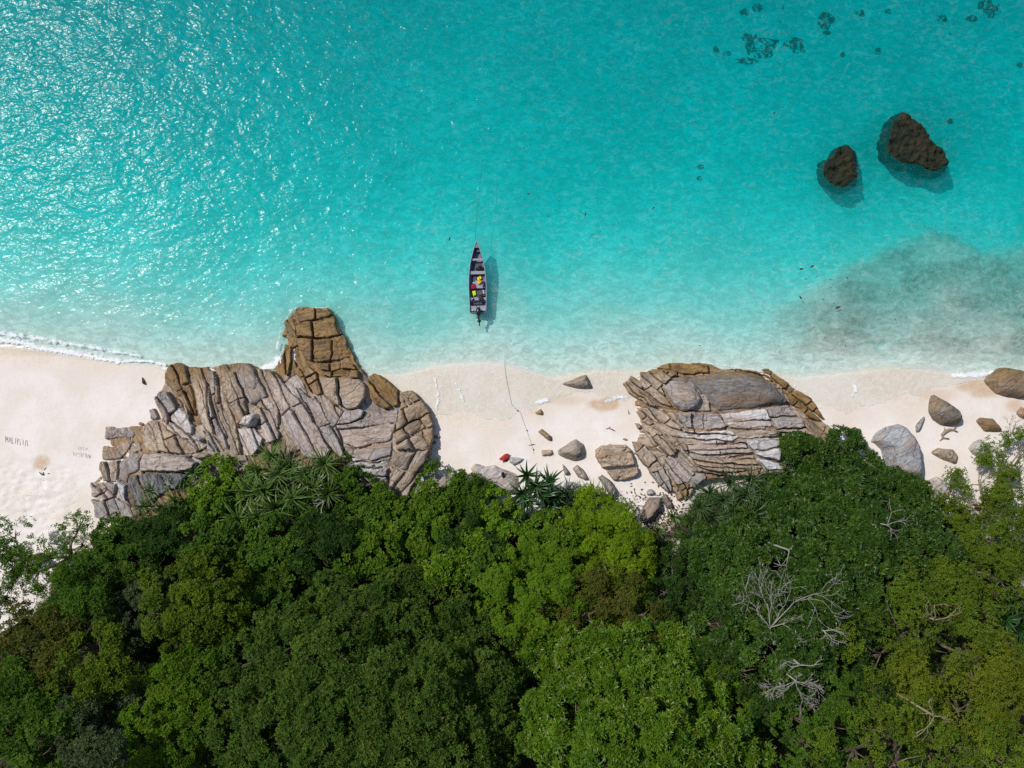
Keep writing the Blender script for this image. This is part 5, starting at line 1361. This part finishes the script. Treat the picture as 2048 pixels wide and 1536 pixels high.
soft("bucket_lid", "small black and white pot at the stern thwart's left end", "pot", -.44, 1.14, .44, (.18, .20, .14), (.02, .02, .03), 11, 0, .1, [("lid", (0, 0, .135), (.09, .09, .02), (.6, .6, .6))])
for x, y, l in ((.46, 1.80, "white water bottle in the boat, forward of two"), (.50, 1.62, "white water bottle in the boat, aft of two")):
    bt = thing("bottle", l, "bottle", bloc(x, y, .2), brz + .4)
    MB().tube([(0, -.1, .04), (0, .06, .04), (0, .10, .04)], [.045, .045, .02], 8).build("body", simple_mat("bottle_plastic", (.7, .74, .78), .3), bt, smooth=True)
    MB().tube([(0, .10, .04), (0, .13, .04)], .022, 6).build("lid", m_navy, bt)

m_rope = simple_mat("wet_rope", (0.05, 0.06, 0.05), .8, .2, 10)
m_cord = simple_mat("grey_cord", (0.13, 0.11, 0.09), .8, .3, 10)
b0 = Vector(P(952, 484, .68))
r = MB(); pts = [b0]
for (px, py, z) in [(951, 470, .35), (952, 455, .12), (954, 430, .03), (957, 400, -.1), (961, 360, -.45), (965, 320, -.9)]:
    pts.append(Vector(P(px, py, z)))
r.tube(pts, .013, 5); tag(r.build("anchor_rope", m_rope), "thin dark anchor rope running out to sea from the boat's bow", "rope")
ml = thing("mooring_line", "thin cord with knots running up the sand from the water's edge", "rope", P(1040, 835, .3))
def onsand(px, py, up=.02):
    g = P(px, py, .2)
    for _ in range(3):
        z = float(max(land_z(g[0], g[1]), water_z(g[0], g[1]) )) + up; g = P(px, py, z)
    return Vector(g)
ol = Vector(ml.location)
MB().tube([onsand(*q) - ol for q in [(1009, 718), (1010, 738), (1014, 765), (1019, 788), (1023, 808), (1032, 818), (1041, 825), (1047, 843), (1054, 862), (1060, 880), (1066, 898), (1068, 908)]], .010, 4).build("cord", m_cord, ml)
for px, py in ((1035, 821), (1054, 861), (1065, 889), (1067, 899)):
    q = onsand(px, py, .03) - ol
    MB().tube([q + Vector((-.03, -.05, 0)), q, q + Vector((.03, .05, 0))], [.03, .06, .03], 6).build("knot", m_cord, ml)
q = onsand(1064, 890, .05) - ol
MB().tube([q + Vector((-.28, -.03, 0)), q + Vector((.25, .06, 0))], [.02, .015], 5).build("peg", m_cord, ml)

# red bundle and black bag left on the beach
def ground_soft(name, label, cat, px, py, dims, col, seed, rz, up=0.0, parts=None):
    global sternp, brz
    g = onsand(px, py, up)
    sv = (sternp, brz); sternp, brz = np.array(g), 0.0
    o = soft(name, label, cat, 0, 0, g.z, dims, col, seed, rz, .5, parts); sternp, brz = sv
    return o
ground_soft("bundle", "red cloth bundle dropped on the sand at the tip of a flat rock", "bundle", 1010, 915, (.75, .42, .30), (.36, .035, .03), 31, .75, -.05, [("shoe", (-.05, -.26, .08), (.22, .14, .12), (.02, .015, .015)), ("fold", (.2, .08, .27), (.25, .1, .05), (.45, .07, .05))])
ground_soft("bag", "small black bag standing on the wide pale veined rock", "bag", 1006, 949, (.24, .42, .3), (.012, .012, .014), 32, .1, .55, [("handle", (0, .05, .29), (.05, .2, .03), (.02, .02, .02))])

# driftwood, dry seaweed bits and debris
m_drift = simple_mat("driftwood", (0.27, 0.21, 0.165), .9, .3, 8, .2, 0, .02)
def drift(label, pts, rad, name="driftwood", mat=None, up=.03):
    p0 = onsand(*pts[0], 0)
    w = [onsand(px, py, up) - p0 for px, py in pts]
    n = len(w)
    rr = [rad * (1 - .6 * abs(2 * i / (n - 1) - 1)) for i in range(n)]
    b = MB().tube(w, rr, 6)
    for i in range(1, n - 1, 2):
        d = (w[i + 1] - w[i - 1]).normalized(); s = Vector((-d.y, d.x, .2))
        b.tube([w[i], w[i] + s * rad * 2.2 + d * rad], [rad * .5, rad * .15], 5)
    return tag(b.build(name, mat or m_drift, None, p0, smooth=True), label, "driftwood" if name == "driftwood" else name.replace('_', ' '))
drift("curled piece of grey driftwood on the beach between the boulders", [(1898, 878), (1886, 876), (1884, 870), (1890, 864), (1899, 860), (1907, 860), (1915, 864)], .16)
drift("forked brown driftwood twig on the open sand before the layered outcrop", [(1212, 858), (1218, 856), (1224, 859), (1230, 862)], .07)
drift("short dark stick by the swash right of the middle beach", [(1256, 820), (1257, 826), (1258, 829)], .05)
drift("thin stick at the top of the square jointed rock", [(1217, 889), (1222, 888)], .05)
for q, l in (([(78, 944), (83, 948), (87, 951)], "dark twig in the debris spot on the left sand, lowest"), ([(88, 940), (92, 935)], "dark twig in the debris spot on the left sand, topmost"), ([(95, 948), (99, 946)], "dark twig in the debris spot on the left sand, rightmost"), ([(86, 944), (88, 950)], "dark twig in the debris spot on the left sand, central")):
    drift(l, q, .05, "twig", simple_mat("dark_twig", (.04, .03, .025), .9))

rs = np.random.default_rng(5)
def litter(name, n, fpos, size, cols, label, lift=.02):
    C = []
    while len(C) < n:
        px, py = fpos(rs)
        C.append(onsand(px, py, lift))
    C = np.array([tuple(c) for c in C])
    v, f, ros = leaves(C, nrm(np.array([[0, 0, 1.0]]) + rs.normal(0, .25, (n, 3))), size, size * .45, 1, .05, rs)
    me = mesh_np(name, v, f, False)
    c = np.array(cols)[rs.integers(0, len(cols), n)]
    attr_c(me, "leaf_color", np.repeat(c, 4, 0))
    return tag(link(name, me, m_leaf), label, None, None, 'stuff')
litter("leaf_litter", 900, lambda r_: (r_.normal(1318, 30), r_.normal(1040, 36)), .26, [(.10, .05, .03), (.17, .09, .05), (.06, .035, .025), (.22, .14, .08)], "brown fallen leaves strewn between the rocks at the wood's edge")
litter("leaf_litter", 260, lambda r_: (r_.normal(1275, 32), r_.normal(1030, 22)), .16, [(.05, .03, .03), (.10, .05, .04)], "small dark fallen leaves on the sand by the jointed rock")
litter("leaf_litter", 140, lambda r_: (r_.uniform(0, 190), r_.uniform(950, 1080)), .08, [(.08, .06, .05), (.2, .15, .1)], "tiny bits of debris on the trodden sand")

# leaves drifting on the sea: each one apart
def floating_leaf(px, py, sz, col, rot, lab):
    g = P(px, py, .05)
    v = [(0, -.5, 0), (.16, -.2, .05), (.2, .15, .03), (0, .55, 0), (-.2, .15, .03), (-.16, -.2, .05), (0, 0, -.03)]
    f = [(0, 1, 6), (1, 2, 6), (2, 3, 6), (3, 4, 6), (4, 5, 6), (5, 0, 6)]
    o = MB().add([tuple(c * sz for c in q) for q in v], f).build("floating_leaf", col, None, (g[0], g[1], float(water_z(g[0], g[1])) + .03), (0, 0, rot))
    tag(o, lab, "leaf", "leaves drifting on the sea")
lf = [simple_mat("dead_leaf", (.05, .03, .015), .7, .3), simple_mat("brown_leaf", (.10, .062, .03), .7, .3)]
big = [(1676, 615, .55, 1, "largest brown leaf floating near the dark weed patch"), (1603, 538, .42, 0, "black leaf floating above the wave lines"), (1624, 533, .45, 1, "tan leaf floating beside the black one"), (1601, 595, .36, 0, "dark leaf floating below the black one"), (1694, 556, .3, 1, "thin brown leaf at the left end of the weed patch"), (1549, 226, .3, 0, "lone dark leaf far out between boat and sea rocks"),
       (1057, 388, .34, 0, "dark leaf floating right of the anchor rope"), (1171, 428, .34, 0, "dark leaf floating right of the boat's bow"), (1307, 416, .28, 0, "pair-edge dark leaf farther right of the bow"), (899, 478, .36, 0, "dark leaf floating left of the boat's bow")]
for px, py, s_, k, l in big: floating_leaf(px, py, s_, lf[k], rs.uniform(0, 6), l)
for px, py in [(1239, 447), (1228, 452), (1183, 470), (1186, 471), (1226, 466), (1118, 404), (1078, 396), (1115, 392), (1350, 420), (1660, 558), (1662, 573), (1667, 608), (1645, 600), (1780, 590), (1790, 640), (1850, 455), (1910, 455), (1650, 675), (1690, 690), (1560, 702), (1780, 640), (1960, 622), (1920, 642), (1400, 690), (1140, 535), (738, 100), (620, 190), (740, 106)]:
    floating_leaf(px + rs.uniform(-2, 2), py + rs.uniform(-2, 2), .17, lf[0], rs.uniform(0, 6), "tiny dark fleck of leaf drifting on the open sea")

# words scratched into the dry sand: tubes of dug-up damp sand, coloured darker for the furrows' shadow
m_furrow = simple_mat("shadowed_damp_sand", (0.52, 0.46, 0.42), .95, .15, 12, .1)
GLY = dict(M=[[(0, 0), (.1, 1), (.5, .35), (.9, 1), (1, 0)]], A=[[(0, 0), (.15, 1), (.85, 1), (1, 0)], [(.08, .5), (.92, .5)]], L=[[(0, 1), (0, 0), (.8, 0)]], S=[[(.95, 1), (.1, .95), (.1, .55), (.9, .45), (.9, .05), (0, 0)]], I=[[(.5, 1), (.5, 0)]],
           E=[[(.9, 1), (0, 1), (0, 0), (.9, 0)], [(0, .5), (.7, .5)]], U=[[(0, 1), (.1, 0), (.9, 0), (1, 1)]], X=[[(0, 1), (1, 0)], [(0, 0), (1, 1)]], Y=[[(.5, 0), (.5, .5), (0, 1)], [(.5, .5), (1, 1)]], B=[[(0, 0), (0, 1), (.8, .9), (.7, .5), (0, .5)], [(.7, .5), (.9, .1), (0, 0)]], Z=[[(0, 1), (1, 1), (0, 0), (1, 0)]])
def scratch(word, px, py, w, h_, slope, label, flip=False, wid=.026):
    root = thing("sand_writing", label, "sand writing", onsand(px, py, 0))
    o0 = Vector(root.location)
    n = len(word); jr = random.Random(n + int(px))
    for i, ch in enumerate(word):
        b = MB()
        for st in GLY[ch]:
            q = []
            for u, v in st:
                fx = (i + u * .68 + jr.uniform(-.09, .09)) / n - .5; fy = v - .5 + jr.uniform(-.13, .13)
                if flip: fx, fy = -fx, -fy
                q.append(onsand(px + fx * w, py - fy * h_ + fx * slope, .004) - o0)
            b.tube(q, wid, 5)
        b.build("letter", m_furrow, root)
scratch("MALASIA", 34, 883, 46, 11, 9, "word MALASIA scratched in the sand at the left edge")
scratch("MALASIA", 163, 910, 37, 8, 6, "second word MALASIA scratched upside down by the large tan outcrop", True, .018)
scratch("XUE", 164, 897, 24, 6, 2, "three smaller letters scratched upside down above the second word", True, .017)

# ------------------------------------------------------------------ foam: lacy sheets of bubbles at the edge of the waves
m_foam, nt, out = new_mat("sea_foam"); N = NT(nt)
p = pos(N)
fb = N.bsdf(None, N.mix(N.ramp(N.noise(p, 9, 4, .7), .35, .65), (.76, .79, .80), (.90, .91, .92)), .7, None, .2)
fmx = N.n("ShaderNodeMixShader"); N.put(fmx.inputs[1], N.n("ShaderNodeBsdfTransparent").outputs[0]); N.put(fmx.inputs[2], fb.outputs[0])
N.put(fmx.inputs[0], N.ramp(N.math('ADD', N.attr("thick").outputs["Fac"], N.math('MULTIPLY', N.math('SUBTRACT', N.noise(N.map(p, (1, 1.3, 1)), 5.5, 5, .7, .8), .5), 1.1)), .15, .75, 0, .93))
nt.links.new(fmx.outputs[0], out.inputs["Surface"])
def foam(label, pts, widths, thr, seed, res=.05, lift=.03, name="foam"):
    w = np.array([P(a, b2, .05)[:2] for a, b2 in pts])
    wd = np.array([PM(q) for q in widths])
    lo = w.min(0) - wd.max() - .2; hi = w.max(0) + wd.max() + .2
    X, Y = np.meshgrid(np.arange(lo[0], hi[0], res), np.arange(lo[1], hi[1], res))
    best = np.full(X.shape, -9.0)
    for i in range(len(w) - 1):
        a, b2 = w[i], w[i + 1]; e = b2 - a
        t = np.clip(((X - a[0]) * e[0] + (Y - a[1]) * e[1]) / (e @ e + 1e-9), 0, 1)
        d = np.hypot(X - a[0] - t * e[0], Y - a[1] - t * e[1])
        wi = wd[i] + (wd[i + 1] - wd[i]) * t
        best = np.maximum(best, 1 - d / np.maximum(wi, .01))
    n1 = np.abs(fbm(X * 1.6 + .5 * fbm(X * 3, Y * 3, 2, seed), Y * 2.2, 4, seed + 1) - .5) * 2
    n2 = fbm(X * 5, Y * 5, 3, seed + 2)
    val = best * 1.0 + .7 * (n2 - .5) + .6 * (.30 - n1)
    thr = thr - .38
    keep = val > thr
    Z = np.maximum(land_z(X, Y), water_z(X, Y)) + lift + .02 * np.clip(val - thr, 0, .8)
    ii = np.arange(X.size).reshape(X.shape)
    qq = np.stack([ii[:-1, :-1], ii[:-1, 1:], ii[1:, 1:], ii[1:, :-1]], -1).reshape(-1, 4)
    qq = qq[keep.ravel()[qq].sum(1) >= 3]
    if not len(qq): return
    used, inv = np.unique(qq, return_inverse=True)
    me = mesh_np(name, np.stack([X, Y, Z], -1).reshape(-1, 3)[used], inv.reshape(-1, 4))
    attr_f(me, "thick", np.clip(val - thr, 0, 1.2).ravel()[used])
    return tag(link(name, me, m_foam), label, None, None, 'stuff')
foam("breaking line of white foam along the left beach", [(-40, 674), (0, 680), (40, 685), (80, 696), (120, 702), (160, 708), (200, 716), (235, 723), (260, 722), (300, 722), (330, 730)], [10, 10, 10, 9, 9, 8, 8, 8, 5, 4, 6], .46, 701)
foam("thin froth seaward of the left foam line", [(-40, 664), (40, 672), (120, 684), (200, 698), (280, 712)], [14, 14, 14, 12, 8], .80, 702)
foam("white foam against the big cracked boulder at the right", [(1905, 752), (1925, 750), (1945, 750), (1965, 748), (1985, 746), (1993, 752)], [6, 9, 9, 9, 10, 8], .40, 703)
foam("white water washing through the gap beside the seaward ridge", [(520, 738), (535, 735), (550, 728), (556, 720), (580, 735), (590, 700), (585, 690)], [6, 12, 13, 14, 8, 8, 5], .40, 704)
foam("foam edge curling beside the tan outcrop", [(868, 750), (874, 775), (876, 800), (872, 830)], [6, 9, 10, 5], .92, 705)
foam("foam knot on the swash left of the cord", [(912, 768), (922, 785), (926, 800), (934, 812)], [6, 9, 11, 5], .92, 706)
foam("foam patch above the small tan boulder", [(1070, 806), (1082, 803), (1094, 800)], [8, 11, 8], .75, 707)
foam("foam fan beside the layered outcrop", [(1212, 803), (1226, 797), (1240, 793), (1254, 796)], [8, 12, 12, 7], .8, 708)
foam("foam fleck on the right swash", [(1708, 772), (1711, 778), (1704, 790)], [7, 9, 6], .7, 709)
foam("froth along the front of the layered outcrop", [(1250, 768), (1300, 738), (1400, 724), (1500, 738), (1600, 775), (1640, 815)], [5, 5, 4, 4, 5, 6], .95, 710)
foam("froth along the seaward ridge of the tan outcrop", [(552, 705), (562, 655), (586, 616), (655, 616), (680, 662), (704, 715), (740, 752), (800, 776)], [5, 6, 5, 4, 5, 5, 6, 7], .95, 711)
foam("froth at the tan outcrop's left waterline", [(330, 738), (380, 738), (425, 740), (460, 742), (500, 738)], [6, 4, 5, 4, 6], .45, 712)
# the outermost lip of the swash, a thin line of bubbles
lip = []
for px in range(872, 1255, 6):
    x = P(px, 820, .3)[0]
    lip.append(px)
def lipline(a, b2, label, seed):
    pts = []
    for x in np.arange(P(a, 820, .3)[0], P(b2, 820, .3)[0], .12):
        yy = np.linspace(float(SWASH(x)) - 1.4, float(SWASH(x)) + 1.4, 70)
        on = water_z(np.full(70, x), yy) > land_z(np.full(70, x), yy)
        k = np.argmax(on) if on.any() else 35
        pts.append((x, yy[k], float(land_z(x, yy[k])) + .035))
    seg = MB()
    rs2 = random.Random(seed)
    run = []
    for i, q in enumerate(pts):
        if rs2.random() < .12 or (run and abs(q[1] - run[-1][1]) > .5):
            if len(run) > 2: seg.tube(run, [rs2.uniform(.006, .020) for _ in run], 4)
            run = []
        else: run.append(q)
    if len(run) > 2: seg.tube(run, .012, 4)
    o = seg.build("foam", m_foam, smooth=True)
    attr_f(o.data, "thick", np.full(len(o.data.vertices), .45))
    return tag(o, label, None, None, 'stuff')
lipline(872, 1110, "thin bubbly lip of the swash on the middle beach", 1)
lipline(1115, 1255, "thin bubbly lip of the swash before the layered outcrop", 2)
lipline(1670, 1960, "thin bubbly lip of the swash on the right beach", 3)
